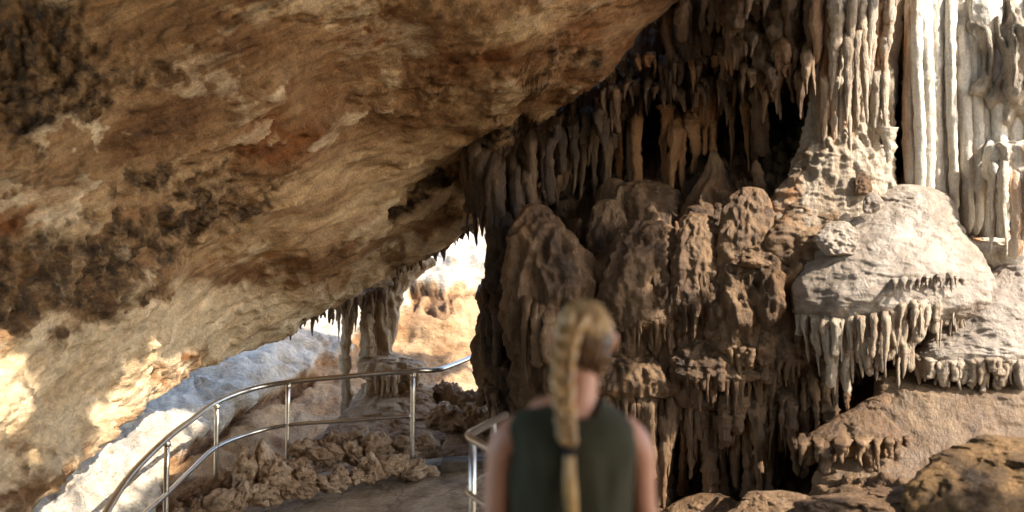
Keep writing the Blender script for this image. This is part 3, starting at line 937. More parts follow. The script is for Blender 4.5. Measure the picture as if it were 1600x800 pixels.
# columns of the bright wall at the far right
JG = 'pale columns of the bright right wall'
JX = [1421, 1434, 1446, 1461, 1474, 1485, 1494, 1505, 1519, 1533, 1545, 1559, 1570, 1584, 1598, 1614, 1632, 1652, 1676, 1700]
JW = [20, 17, 22, 24, 18, 15, 13, 20, 24, 21, 18, 22, 17, 23, 21, 27, 30, 34, 36, 38]
for i, (x, w) in enumerate(zip(JX, JW)):
    y1 = float(np.interp(x, [1420, 1480, 1500, 1540, 1600, 1700], [335, 350, 370, 402, 410, 420])) - 8 * (i % 3)
    o = drip('flowstone_column', x, -70 + 6 * (i % 4), y1, 9.9 - 0.07 * (i % 2) - 0.05 * ((i * 7) % 3), w * 1.22, MAT['white'], kind='rod', lean=3 + 0.03 * (x - 1420) * (x < 1560), nr=90, nc=22, rough=0.34, k=1.1)
    tag(o, '{} pale flowstone column from the left on the bright right wall'.format(ordinal(i)), 'column', JG)
sh = mass('flowstone_shelf', 'pale flowstone shelf with a drooping fringe on the bright wall at the right edge', 'flowstone',
          [(222, 1556, 1640, 9.5), (232, 1546, 1680, 9.45), (250, 1543, 1700, 9.45), (275, 1546, 1700, 9.5), (300, 1552, 1700, 9.55)], 'white', k=0.35, nr=60, nc=90, lump=0.04, flute=0.05, ff=8, fz=0.5, cap=5)
fringe(sh, [(1546, 255, 9.4), (1570, 262, 9.3), (1640, 262, 9.25)], 12, (100, 140), (13, 24), 'white', ('rod', 'cone'))
mass('flowstone_bulge', 'round cream flowstone bulge high on the bright right wall', 'flowstone', [(-20, 1518, 1560, 9.8), (20, 1516, 1566, 9.76), (50, 1520, 1562, 9.74), (82, 1526, 1552, 9.74)], 'white', k=0.6, nr=40, lump=0.04, flute=0.02)
mass('flowstone_bulge', 'broad cream flowstone swelling right of the round bulge on the bright wall', 'flowstone', [(52, 1560, 1600, 9.95), (70, 1545, 1640, 9.9), (120, 1545, 1680, 9.86), (180, 1552, 1690, 9.92), (225, 1560, 1680, 9.98)], 'white', k=0.35, nr=60, lump=0.02, flute=0.02, ff=9, fz=0.15)
lo = mass('flowstone_ledge', 'cream ledge with blunt drips behind the grey mound at the right edge', 'flowstone', [(372, 1520, 1580, 9.7), (385, 1512, 1700, 9.6), (410, 1525, 1720, 9.55), (430, 1560, 1720, 9.55)], 'white', k=0.35, lump=0.05, flute=0.03)
fringe(lo, [(1545, 405, 9.45), (1580, 420, 9.4), (1660, 430, 9.4)], 9, (25, 50), (16, 28), 'white', ('rod', 'bulb'))

# grey mound with its fringe
H = mass('flowstone_mound', 'large smooth grey-white flowstone mound with a long fringe of stalactites', 'flowstone mound',
         [(288, 1400, 1432, 9.75), (300, 1378, 1468, 9.7), (325, 1352, 1486, 9.62), (360, 1300, 1506, 9.55), (400, 1262, 1530, 9.45), (440, 1240, 1546, 9.35), (475, 1238, 1538, 9.28), (500, 1248, 1510, 9.28), (520, 1262, 1480, 9.32)],
         'mound', k=0.52, nr=200, nc=230, lump=0.06, lf=1.7, micro=0.008, mf=15, cap=10, ripple=0.013)
fringe(H, [(1246, 494, 9.2), (1295, 500, 8.96), (1350, 500, 8.82), (1400, 484, 8.80), (1450, 470, 8.84), (1505, 466, 9.02)], 62, (30, 80), (10, 21), 'pale', ('cone', 'cone', 'rod'))
fringe(H, [(1290, 512, 9.0), (1370, 510, 8.88), (1425, 498, 8.88)], 20, (55, 120), (13, 24), 'pale', ('cone', 'cone', 'rod'))
fringe(H, [(1395, 446, 8.72), (1440, 440, 8.74), (1505, 442, 8.9)], 16, (6, 14), (9, 14), 'mound', ('cone',))
I = mass('flowstone_mound', 'lower grey-white flowstone mound with a short even fringe, beside the right edge', 'flowstone mound',
         [(412, 1560, 1640, 9.4), (440, 1522, 1700, 9.35), (480, 1488, 1760, 9.25), (520, 1458, 1740, 9.15), (550, 1436, 1750, 9.1), (572, 1428, 1740, 9.1)],
         'mound', k=0.34, nr=130, nc=230, lump=0.06, lf=1.8, micro=0.008, mf=15, cap=12, ripple=0.013)
fringe(I, [(1430, 562, 9.06), (1470, 570, 8.93), (1540, 570, 8.82), (1620, 566, 8.8), (1735, 560, 9.0)], 60, (20, 38), (12, 22), 'pale', ('cone', 'rod'), dy=0.04)

# broad tiers of flowing stone that join the lumps into one face
for i, (rows, n, ln, lab) in enumerate((
        ([(365, 930, 1060, 10.5), (400, 925, 1062, 10.1), (470, 925, 1066, 9.85), (530, 930, 1066, 9.78), (566, 940, 1060, 9.82)], 20, (26, 70), 'dark brown cascade of folded stone beside the blonde head'),
        ([(388, 1035, 1150, 10.3), (420, 1026, 1150, 9.95), (490, 1030, 1152, 9.72), (560, 1034, 1150, 9.66), (592, 1040, 1146, 9.7)], 20, (26, 70), 'brown cascade of folded stone behind the oblong lump'),
        ([(372, 1140, 1270, 10.2), (410, 1124, 1282, 9.85), (490, 1124, 1290, 9.6), (570, 1130, 1292, 9.52), (612, 1140, 1286, 9.55)], 24, (26, 70), 'wide brown cascade of folded stone next to the grey mound'),
        ([(545, 930, 1090, 9.95), (565, 925, 1096, 9.75), (600, 928, 1094, 9.66), (626, 936, 1086, 9.68)], 28, (40, 110), 'low tier of folded stone between the visitor and the black hollows'),
        ([(570, 1070, 1210, 9.9), (592, 1064, 1212, 9.66), (622, 1068, 1210, 9.58), (645, 1076, 1204, 9.6)], 24, (40, 110), 'low tier of folded stone right over the black hollows'),
        ([(548, 1190, 1290, 9.8), (575, 1184, 1296, 9.56), (610, 1186, 1292, 9.5), (636, 1194, 1284, 9.52)], 20, (40, 110), 'low tier of folded stone under the left end of the pale fringe'))):
    c = mass('dripstone_cascade', lab, 'dripstone', rows, 'brown', group='tiers of the middle wall', k=0.22, nr=110, nc=200, lump=0.045, lf=2.2, flute=0.05, ff=9, fz=0.35, micro=0.022, mf=10, cap=8, seed=i + 20)
    y1, L, Rr, Yb = rows[-1]
    hw = M((Rr - L) / 2, Yb) * 0.22
    fringe(c, [(L + 4, y1 - 12, Yb - 0.02), (L + (Rr - L) * 0.25, y1 - 4, Yb - hw * 0.8), ((L + Rr) / 2, y1, Yb - hw), (L + (Rr - L) * 0.75, y1 - 4, Yb - hw * 0.8), (Rr - 4, y1 - 12, Yb - 0.02)], n, ln, (9, 18), 'brown', dy=0.05)

# lumpy wall in the middle
for i, (cx, cy, w, h, Y, lab, fr) in enumerate((
        (1092, 435, 62, 120, 9.45, 'oblong brown rock lump with a toothed lower rim, right of the braided head', 9), (1172, 470, 84, 210, 9.35, 'long sloping brown rock lump above the tall hollow', 10),
        (1222, 500, 84, 170, 9.3, 'wide brown rock lump beside the grey mound', 11), (1012, 455, 110, 130, 9.6, 'dark grey rock lump immediately right of the blonde head', 8),
        (1130, 565, 130, 70, 9.4, 'brown rock lump like an overhanging lip above the black hollows', 14),
        
        (1262, 560, 54, 90, 9.3, 'narrow rock lump left of the long pale fringe', 7), (950, 430, 60, 140, 10.0, 'dark rock lump behind the blonde head', 0))):
    o = mass('rock_lump', lab, 'rock lump', [(cy - h * 0.85, cx - w * 0.34, cx + w * 0.34, Y + 0.45), (cy - h * 0.45, cx - w * 0.5, cx + w * 0.5, Y + 0.26), (cy + h * 0.1, cx - w * 0.58, cx + w * 0.58, Y + 0.14), (cy + h * 0.38, cx - w * 0.55, cx + w * 0.54, Y + 0.10), (cy + h * 0.5, cx - w * 0.42, cx + w * 0.42, Y + 0.14)],
             'brown', group='rock lumps of the middle wall', k=0.40, nr=130, nc=130, lump=0.04, lf=2.2, flute=0.042, ff=9, fz=0.42, micro=0.026, mf=12, cap=8, seed=i)
    if fr:
        fringe(o, [(cx - w * 0.46, cy + h * 0.34, Y + 0.04), (cx, cy + h * 0.40, Y + 0.08 - M(w * 0.26, Y)), (cx + w * 0.46, cy + h * 0.34, Y + 0.04)], int(fr * 1.7), (18, 60), (9, 19), 'brown')

# long drips and columns at the foot
GG = 'long drips at the foot of the formation'
for i, (x, y0, y1, w, m, kd, Y) in enumerate(((948, 590, 690, 22, 'brown', 'cone', 9.7), (965, 595, 690, 26, 'brown', 'cone', 9.65), (984, 592, 700, 24, 'brown', 'cone', 9.6), (1003, 596, 720, 26, 'brown', 'cone', 9.6), (1022, 600, 790, 26, 'brown', 'column', 9.7),
                                             (1036, 605, 800, 24, 'brown', 'cone', 9.55), (1050, 600, 800, 22, 'brown', 'column', 9.8), (1068, 640, 795, 20, 'orange', 'column', 10.0), (1082, 610, 750, 24, 'brown', 'cone', 9.6), (1097, 600, 780, 22, 'brown', 'cone', 9.65),
                                             (1112, 590, 790, 30, 'brown', 'column', 9.55), (1128, 690, 790, 20, 'brown', 'column', 9.6), (1135, 600, 700, 26, 'brown', 'bulb', 9.4), (1152, 605, 680, 28, 'brown', 'bulb', 9.4), (1170, 620, 790, 26, 'brown', 'column', 9.5),
                                             (1184, 590, 780, 32, 'brown', 'cone', 9.4), (1198, 600, 770, 26, 'brown', 'column', 9.45), (1210, 610, 720, 18, 'brown', 'cone', 9.4), (1222, 600, 690, 22, 'brown', 'cone', 9.3), (1237, 590, 745, 34, 'brown', 'cone', 9.3),
                                             (1254, 595, 748, 26, 'brown', 'rod', 9.35), (1272, 570, 690, 22, 'brown', 'cone', 9.2), (1290, 545, 670, 30, 'brown', 'rod', 9.25), (1306, 555, 680, 22, 'brown', 'cone', 9.2), (1322, 550, 680, 20, 'brown', 'cone', 9.3), (1216, 640, 790, 20, 'dark', 'column', 9.9), (1010, 640, 800, 30, 'dark', 'column', 10.1), (1090, 650, 795, 26, 'dark', 'column', 10.1))):
    o = drip('dripstone_column', x, y0 - 12, y1, Y, w, MAT[m], kind=kd, lean=rng.uniform(-8, 8), nr=60, nc=18, rough=1.2)
    tag(o, '{} drip from the left in the long row at the foot of the formation'.format(ordinal(i)), 'drip column', GG)
foot = mass('stalagmite', 'rounded brown stalagmite base at the foot of the long drips', 'stalagmite', [(770, 1090, 1120, 9.5), (785, 1065, 1150, 9.45), (810, 1040, 1175, 9.4), (840, 1030, 1190, 9.4)], 'brown', k=0.6, lump=0.06, flute=0.03)

# lower right smooth mound
Mm = mass('flowstone_mound', 'brown smooth flowstone mound below both grey ones, sloping to the right edge', 'flowstone mound',
          [(576, 1392, 1432, 9.3), (590, 1376, 1475, 9.25), (606, 1370, 1900, 9.2), (640, 1366, 1900, 9.1), (690, 1330, 1900, 9.0), (730, 1290, 1900, 8.9), (790, 1250, 1900, 8.8)],
          'tan', k=0.24, nr=120, nc=200, lump=0.04, lf=1.3, flute=0.015, ff=6, fz=0.4, micro=0.014, cap=14)
sb = mass('flowstone_shelf', 'small brown shelf with stubby drips at the foot of the smooth brown mound', 'flowstone', [(608, 1380, 1405, 9.1), (632, 1340, 1412, 9.05), (660, 1292, 1418, 8.98), (690, 1256, 1424, 8.9), (716, 1246, 1424, 8.9)], 'brown', k=0.4, nr=80, nc=120, lump=0.06, lf=2.5, micro=0.02)
fringe(sb, [(1250, 694, 8.75), (1320, 702, 8.6), (1420, 690, 8.72)], 15, (18, 36), (14, 28), 'brown', ('rod', 'cone'))

# rocks in front, bottom right
mass('foreground_rock', 'large mottled ochre and black rock at the bottom right corner', 'rock', [(683, 1560, 1640, 6.9), (705, 1490, 1760, 6.7), (735, 1440, 1800, 6.6), (770, 1415, 1800, 6.5), (830, 1400, 1800, 6.4)], 'ochre', k=0.5, nr=110, nc=160, lump=0.10, lf=2.4, micro=0.025, mf=9, pits=0.03, pf=5, cap=8)
mass('foreground_rock', 'pale brown knobbly rock left of the ochre rock along the bottom edge', 'rock', [(758, 1420, 1445, 6.9), (770, 1330, 1470, 6.8), (788, 1250, 1500, 6.7), (830, 1200, 1520, 6.6)], 'earth', k=0.4, nr=70, nc=140, lump=0.09, lf=4, micro=0.035, cap=7)
mass('foreground_rock', 'low reddish rock along the bottom edge under the long drips', 'rock', [(768, 1190, 1230, 7.6), (785, 1150, 1270, 7.5), (830, 1120, 1300, 7.4)], 'earth', k=0.5, nr=60, nc=100, lump=0.08, lf=4, micro=0.03, cap=7)

# ------------------------------------------------------------------ far chamber formations
tw = mass('cave_column', 'thick double dripstone column standing on a fringed shelf in the far chamber', 'column',
          [(405, 520, 700, 12.7), (430, 528, 652, 12.65), (452, 545, 630, 12.6), (480, 566, 617, 12.6), (530, 568, 612, 12.6), (552, 566, 614, 12.6), (562, 566, 640, 12.55), (570, 568, 654, 12.5), (586, 570, 654, 12.5), (600, 574, 640, 12.55)],
          'cream', k=0.45, nr=110, nc=80, lump=0.05, lf=3, flute=0.06, ff=7, fz=0.4, micro=0.02, cap=16)
fringe(tw, [(572, 590, 12.35), (610, 592, 12.2), (652, 588, 12.3)], 18, (18, 44), (9, 15), 'cream', ('cone', 'rod'))
drip('shaft', 575, 470, 560, 12.45, 20, MAT['cream'], tw, kind='rod', nr=40, nc=16)
tc = drip('cave_column', 540, 450, 690, 12.6, 26, MAT['cream'], kind='column', lean=4, nr=70, nc=18)
tag(tc, 'thin tapering dripstone column left of the thick double one in the far chamber', 'column')
fringe(tc, [(520, 470, 12.55), (545, 478, 12.5), (560, 470, 12.55)], 6, (40, 90), (10, 16), 'cream', ('cone',))
row([(452, 508, 11.9), (485, 488, 11.95), (522, 468, 12.0)], 18, (8, 28), (7, 15), ('brown', 'tan', 'dark'), '', 'small dark stalactites on the low ceiling edge', same='small stubby stalactite on the low ceiling edge left of the double column', dy=0.15, lean=2)
row([(618, 416, 11.8), (660, 396, 11.75), (700, 376, 11.65), (757, 340, 11.5)], 28, (7, 20), (8, 17), ('brown', 'dark', 'tan'), '', 'small dark stalactites by the bright gap', same='small stubby stalactite on the ceiling edge over the bright gap', dy=0.15, lean=2)
row([(515, 478, 12.4), (560, 458, 12.4), (620, 436, 12.4)], 20, (14, 40), (10, 17), ('brown', 'tan'), '', 'small stalactites at the head of the double column', same='small dark stalactite at the head of the double column', dy=0.1, lean=2)
mass('rubble_mound', 'conical brown rubble mound carrying the double column, behind the handrail', 'mound',
     [(592, 585, 645, 12.5), (615, 560, 672, 12.4), (650, 530, 700, 12.2), (690, 500, 735, 11.9), (730, 470, 760, 11.6), (790, 450, 770, 11.4)], 'rubble', k=0.5, nr=110, nc=150, lump=0.10, lf=3, micro=0.04, mf=8, flute=0.02, cap=10)
# ------------------------------------------------------------------ rubble along the path
def chunk(name, px, py, Y, w, h, seed, mat='rubble', tall=1.0, pits=0.07):
    """A pitted, many-lobed limestone rock; (px, py) is the middle of its foot."""
    n_u, n_v = 44, 34
    th = np.linspace(0, 2 * math.pi, n_u, endpoint=False)
    ph = np.linspace(0.02, math.pi - 0.02, n_v)
    d = np.stack([np.sin(ph)[:, None] * np.cos(th)[None], np.sin(ph)[:, None] * np.sin(th)[None], np.cos(ph)[:, None] + 0 * th[None]], -1)
    o = rng.uniform(0, 80, 3)
    r = 1 + 0.40 * fbm(d * 1.4 + o, 2) + 0.10 * billow(d * 2.2 + o, 2)
    r = r - 0.26 * (1 - sstep(0.12, 0.36, worley(d * 2.3 + o)))
    r = r + 0.07 * fbm(d * 7 + o, 3)
    G = d * np.maximum(r, 0.3)[..., None] * np.array([M(w / 2, Y), M((w + h) / 4.4, Y), M(h / 2, Y)])
    a = rng.uniform(-0.4, 0.4)
    ca, sa = math.cos(a), math.sin(a)
    G = np.stack([G[..., 0] * ca - G[..., 2] * sa, G[..., 1], G[..., 0] * sa + G[..., 2] * ca], -1)
    c = P(px, py - h * 0.42, Y)
    v = np.concatenate([(G + c).reshape(-1, 3), (G[0].mean(0) + c)[None], (G[-1].mean(0) + c)[None]])
    f = grid_faces(n_v, n_u, True)[:, ::-1].tolist()
    A, B = n_u * n_v, n_u * n_v + 1
    f += [[A, j, (j + 1) % n_u] for j in range(n_u)]
    o0 = (n_v - 1) * n_u
    f += [[B, o0 + (j + 1) % n_u, o0 + j] for j in range(n_u)]
    return link(name, v, f, MAT[mat])


KG = 'rough rocks edging the footpath'
tag(chunk('edging_rock', 384, 770, 9.5, 42, 72, 1), 'tall upright slab-like rock beside the second handrail post', 'rock', KG)
tag(chunk('edging_rock', 417, 752, 9.6, 32, 66, 2), 'knobbed upright rock right of the tall slab-like one', 'rock', KG)
tag(chunk('edging_rock', 432, 772, 9.5, 56, 52, 3), 'dark stump of rock under the knobbed upright one', 'rock', KG)
k = 0
pts = []
for (x, y, Y) in along([(280, 822, 9.3), (340, 806, 9.3), (400, 790, 9.35), (450, 778, 9.5), (520, 762, 9.7), (600, 746, 10.0), (668, 742, 10.2)], 25, 5, 4):
    pts.append((x, y, Y - 0.05, rng.uniform(22, 62), rng.uniform(20, 46)))
for (x, y, Y) in along([(290, 795, 9.6), (350, 770, 9.7), (440, 750, 9.9), (520, 728, 10.1), (600, 718, 10.3), (670, 712, 10.5)], 19, 6, 8):
    pts.append((x, y, Y + 0.1, rng.uniform(28, 54), rng.uniform(24, 44)))
for (x, y, Y) in along([(460, 720, 10.2), (520, 704, 10.4), (590, 700, 10.6)], 9, 6, 8):
    pts.append((x, y, Y + 0.1, rng.uniform(26, 44), rng.uniform(26, 44)))
for x, y, Y, w, h in pts:
    tag(chunk('edging_rock', x, y, Y, w, h, 0), 'knobbly pitted tan rock in the heap edging the footpath', 'rock', KG)
for (x, y, Y) in along([(684, 672, 11.6), (715, 668, 11.45), (775, 672, 11.3)], 11, 4, 8):
    tag(chunk('edging_rock', x, y, Y, rng.uniform(26, 46), rng.uniform(26, 40), 0), 'pitted pale rock on the bank behind the stone steps', 'rock', 'pale rocks behind the steps')
for (x, y, Y) in along([(675, 636, 12.6), (720, 642, 12.4), (775, 652, 12.2)], 12, 4, 8):
    tag(chunk('edging_rock', x, y, Y, rng.uniform(24, 44), rng.uniform(26, 44), 0), 'pitted pale rock on the bank behind the stone steps', 'rock', 'pale rocks behind the steps')
mass('rock_bank', 'sloping brown rock bank behind the steps, pale pitted rocks resting on it', 'rock bank', [(648, 712, 800, 11.9), (672, 700, 830, 11.6), (700, 690, 850, 11.25), (730, 684, 860, 11.1), (770, 684, 870, 11.1)], 'rubble', k=0.35, nr=70, nc=110, lump=0.08, lf=3, micro=0.04, cap=8)

# stone steps at the end of the path
def box(v, f, x0, x1, y0, y1, z0, z1, bev=0.012):
    b = len(v)
    for z, e in ((z0, 0), (z1 - bev, 0), (z1, bev)):
        v += [(x0 + e, y0 + e, z), (x1 - e, y0 + e, z), (x1 - e, y1 - e, z), (x0 + e, y1 - e, z)]
    f.append([b + 3, b + 2, b + 1, b])
    for r in (0, 4):
        for j in range(4):
            f.append([b + r + j, b + r + (j + 1) % 4, b + r + 4 + (j + 1) % 4, b + r + 4 + j])
    f.append([b + 8, b + 9, b + 10, b + 11])


st = thing('stone_steps', P(740, 735, 10.2), 'dark concrete steps rising to the right at the end of the footpath', 'steps')
for i in range(4):
    v, f = [], []
    box(v, f, (-0.72, -0.22, -0.12, 0.0)[i], 1.1, 10.15 + 0.34 * i, 10.15 + 0.34 * (i + 1) + (0.002 if i < 3 else 0.8), -0.3, 0.17 * (i + 1) - 0.01)
    link('step', v, f, MAT['step'], st, smooth=False)

# ------------------------------------------------------------------ handrails
def tube(name, pts, rad, mat, parent, n=14, smooth_n=0):
    pts = np.asarray(pts, float)
    if smooth_n:
        pts = catmull(pts, smooth_n)
    T = np.gradient(pts, axis=0)
    T /= np.linalg.norm(T, axis=1, keepdims=True)
    ref = np.array([0, 0, 1.0]) if abs(T[:, 2]).max() < 0.95 else np.array([1.0, 0, 0])
    A = np.cross(T, ref)
    A /= np.linalg.norm(A, axis=1, keepdims=True)
    B = np.cross(T, A)
    th = np.linspace(0, 2 * math.pi, n, endpoint=False)
    G = pts[:, None] + rad * (np.cos(th)[None, :, None] * A[:, None] + np.sin(th)[None, :, None] * B[:, None])
    v = np.concatenate([G.reshape(-1, 3), pts[:1], pts[-1:]])
    f = grid_faces(len(pts), n, True)[:, ::-1].tolist()
    a, b = len(pts) * n, len(pts) * n + 1
    f += [[a, j, (j + 1) % n] for j in range(n)]
    o0 = (len(pts) - 1) * n
    f += [[b, o0 + (j + 1) % n, o0 + j] for j in range(n)]
    return link(name, v, f, mat, parent)


def foot(name, p, parent):
    th = np.linspace(0, 2 * math.pi, 20, endpoint=False)
    v, f = [], []
    for r, z in ((0.055, -0.01), (0.055, 0.008), (0.03, 0.014)):
        v += [(p[0] + r * math.cos(t), p[1] + r * math.sin(t), p[2] + z) for t in th]
    f = grid_faces(3, 20, True).tolist() + [list(range(40, 60))]
    return link(name, v, f, MAT['steel'], parent)


rl = thing('handrail', P(450, 785, 10.4), 'long curved steel handrail with two tubes along the left side of the footpath', 'handrail')
top = [(60, 1000, 4.6), (110, 900, 5.5), (165, 802, 6.5), (205, 741, 7.3), (260, 686, 8.3), (298, 657, 9.1), (338, 629, 9.8), (390, 609, 10.3), (450, 597, 10.45), (545, 588, 10.35), (640, 580, 10.25), (682, 578, 10.35), (706, 571, 10.6), (750, 553, 11.1), (800, 533, 11.7), (850, 512, 12.3)]
tube('top_rail', [P(*q) for q in top], 0.026, MAT['steel'], rl, smooth_n=160)
mid = [(80, 1000, 5.4), (160, 880, 6.7), (205, 822, 7.4), (260, 772, 8.3), (298, 735, 9.1), (338, 699, 9.8), (390, 678, 10.3), (450, 664, 10.45), (545, 657, 10.35), (642, 650, 10.25)]
tube('mid_rail', [P(*q) for q in mid], 0.021, MAT['steel'], rl, smooth_n=120)
for x, y, Y in ((645, 582, 10.25), (450, 599, 10.45), (339, 631, 9.8), (261, 688, 8.3), (165, 806, 6.5)):
    a = P(x, y, Y)
    b = np.array([a[0], a[1], ramp_z(a[0], a[1]) - 0.02 if x < 600 else 0.0])
    po = tube('post', [a + (b - a) * t for t in np.linspace(0, 1, 6)], 0.023, MAT['steel'], rl)
    foot('base_plate', b + np.array([0, 0, 0.02]), po)
    tube('collar', [a + np.array([0, 0, -0.012 - 0.012 * q]) for q in range(4)], 0.030, MAT['steel'], po)

r2 = thing('handrail', P(738, 1000, 5.2), 'short steel handrail with a rounded corner just left of the visitor', 'handrail')


def rounded(corner, a, b, r=0.10, n=8):
    c, a, b = (np.asarray(q, float) for q in (corner, a, b))
    u, w = (a - c) / np.linalg.norm(a - c), (b - c) / np.linalg.norm(b - c)
    p, q = c + u * r, c + w * r
    arc = [(1 - t) ** 2 * p + 2 * t * (1 - t) * c + t * t * q for t in np.linspace(0, 1, n)]
    return [a + (p - a) * t for t in np.linspace(0, 1, 5)[:-1]] + arc + [q + (b - q) * t for t in np.linspace(0, 1, 5)[1:]]


TOPC, MIDC = P(728, 681, 5.3), P(727, 768, 5.3)
far_, near_ = P(790, 648, 6.3), P(812, 727, 4.75)
dz = MIDC[2] - TOPC[2]
tube('top_rail', rounded(TOPC, far_, near_), 0.021, MAT['steel'], r2)
tube('mid_rail', rounded(MIDC, far_ + np.array([0, 0, dz]), near_ + np.array([0, 0, dz])), 0.016, MAT['steel'], r2)
for q in (P(738.5, 688, 5.28), P(771, 658, 5.95), P(800, 722, 4.85)):
    b = np.array([q[0], q[1], ramp_z(q[0], q[1])])
    po = tube('post', [q + (b - q) * t for t in np.linspace(0, 1, 6)], 0.019, MAT['steel'], r2)
    foot('base_plate', b + np.array([0, 0, 0.01]), po)

# platform under the visitor
v, f = [], []
box(v, f, -0.55, 1.5, -3.0, 3.6, -2.2, 0.0)
pf = link('viewing_platform', v, f, MAT['concrete'], smooth=False)
pf['kind'] = 'structure'

# ------------------------------------------------------------------ the visitor
PX, PY = 0.150, 2.6
person = None


def tube_body(chain, n=20):
    """chain: (x, y, z, rx, ry): elliptical sections along a limb or trunk (local coordinates)."""
    T = catmull([list(c) for c in chain], max(8, len(chain) * 6))
    pts, rx, ry = T[:, :3], np.maximum(T[:, 3], 0.003), np.maximum(T[:, 4], 0.003)
    D = np.gradient(pts, axis=0)
    D /= np.linalg.norm(D, axis=1, keepdims=True)
    ref = np.array([0, 1.0, 0])
    A = np.cross(ref, D)
    A /= np.linalg.norm(A, axis=1, keepdims=True) + 1e-9
    B = np.cross(D, A)
    th = np.linspace(0, 2 * math.pi, n, endpoint=False)
    G = pts[:, None] + np.cos(th)[None, :, None] * (A * rx[:, None])[:, None] + np.sin(th)[None, :, None] * (B * ry[:, None])[:, None]
    v = np.concatenate([G.reshape(-1, 3), pts[:1], pts[-1:]])
    k = len(pts)
    f = grid_faces(k, n, True).tolist() + [[k * n, (j + 1) % n, j] for j in range(n)] + [[k * n + 1, (k - 1) * n + j, (k - 1) * n + (j + 1) % n] for j in range(n)]
    return v, f


def ellipsoid(c, r, nu=28, nv=20):
    th = np.linspace(0, 2 * math.pi, nu, endpoint=False)
    ph = np.linspace(0.05, math.pi - 0.05, nv)
    d = np.stack([np.sin(ph)[:, None] * np.cos(th)[None], np.sin(ph)[:, None] * np.sin(th)[None], np.cos(ph)[:, None] + 0 * th[None]], -1)
    v = np.concatenate([(d * r + c).reshape(-1, 3), [np.add(c, (0, 0, r[2])), np.add(c, (0, 0, -r[2]))]])
    f = grid_faces(nv, nu, True)[:, ::-1].tolist()
    a = nu * nv
    f += [[a, j, (j + 1) % nu] for j in range(nu)] + [[a + 1, (nv - 1) * nu + (j + 1) % nu, (nv - 1) * nu + j] for j in range(nu)]
    return v, f


def merged(name, parts, voxel, mat, smooth_it=6):
    V_, F_ = [], []
    for v, f in parts:
        o = len(V_)
        V_ += [tuple(p) for p in v]
        F_ += [[i + o for i in q] for q in f]
    me = bpy.data.meshes.new(name)
    me.from_pydata(V_, [], F_)
    ob = bpy.data.objects.new(name, me)
    COL.objects.link(ob)
    md = ob.modifiers.new('r', 'REMESH')
    md.mode = 'VOXEL'
    md.voxel_size = voxel
    if smooth_it:
        s = ob.modifiers.new('s', 'SMOOTH')
        s.iterations = smooth_it
        s.factor = 0.5
    dg = bpy.context.evaluated_depsgraph_get()
    me2 = bpy.data.meshes.new_from_object(ob.evaluated_get(dg))
    bpy.data.objects.remove(ob)
    n = len(me2.vertices)
    co = np.empty(n * 3, np.float32)
    me2.vertices.foreach_get('co', co)
    fs = [list(p.vertices) for p in me2.polygons]
    return co.reshape(-1, 3), fs


# local frame: x to the right, y forward (away from the camera), z up from the floor
HX = 0.040                                     # the head sits a little right of the spine
body = []
body.append(tube_body([(0, 0, 0.86, 0.10, 0.08), (0, 0.0, 0.93, 0.165, 0.115), (0, 0.0, 1.0, 0.155, 0.11), (0, 0.01, 1.09, 0.128, 0.098), (0, 0.01, 1.18, 0.138, 0.104), (0, 0.0, 1.27, 0.156, 0.112), (0, -0.01, 1.335, 0.158, 0.098), (0, -0.015, 1.385, 0.115, 0.068), (0.012, -0.012, 1.42, 0.062, 0.058), (0.020, -0.006, 1.46, 0.051, 0.054), (0.028, 0.008, 1.51, 0.049, 0.056), (HX, 0.02, 1.55, 0.048, 0.055)], 32))
body.append(ellipsoid((HX, 0.030, 1.592), (0.067, 0.090, 0.094)))
body.append(tube_body([(HX + 0.008, 0.06, 1.60, 0.06, 0.05), (HX + 0.012, 0.075, 1.55, 0.054, 0.05), (HX + 0.016, 0.085, 1.50, 0.042, 0.042), (HX + 0.018, 0.09, 1.478, 0.025, 0.025)]))
body.append(tube_body([(HX + 0.018, 0.122, 1.60, 0.007, 0.01), (HX + 0.021, 0.134, 1.575, 0.010, 0.014), (HX + 0.023, 0.139, 1.555, 0.015, 0.014), (HX + 0.022, 0.124, 1.546, 0.010, 0.008)], 12))
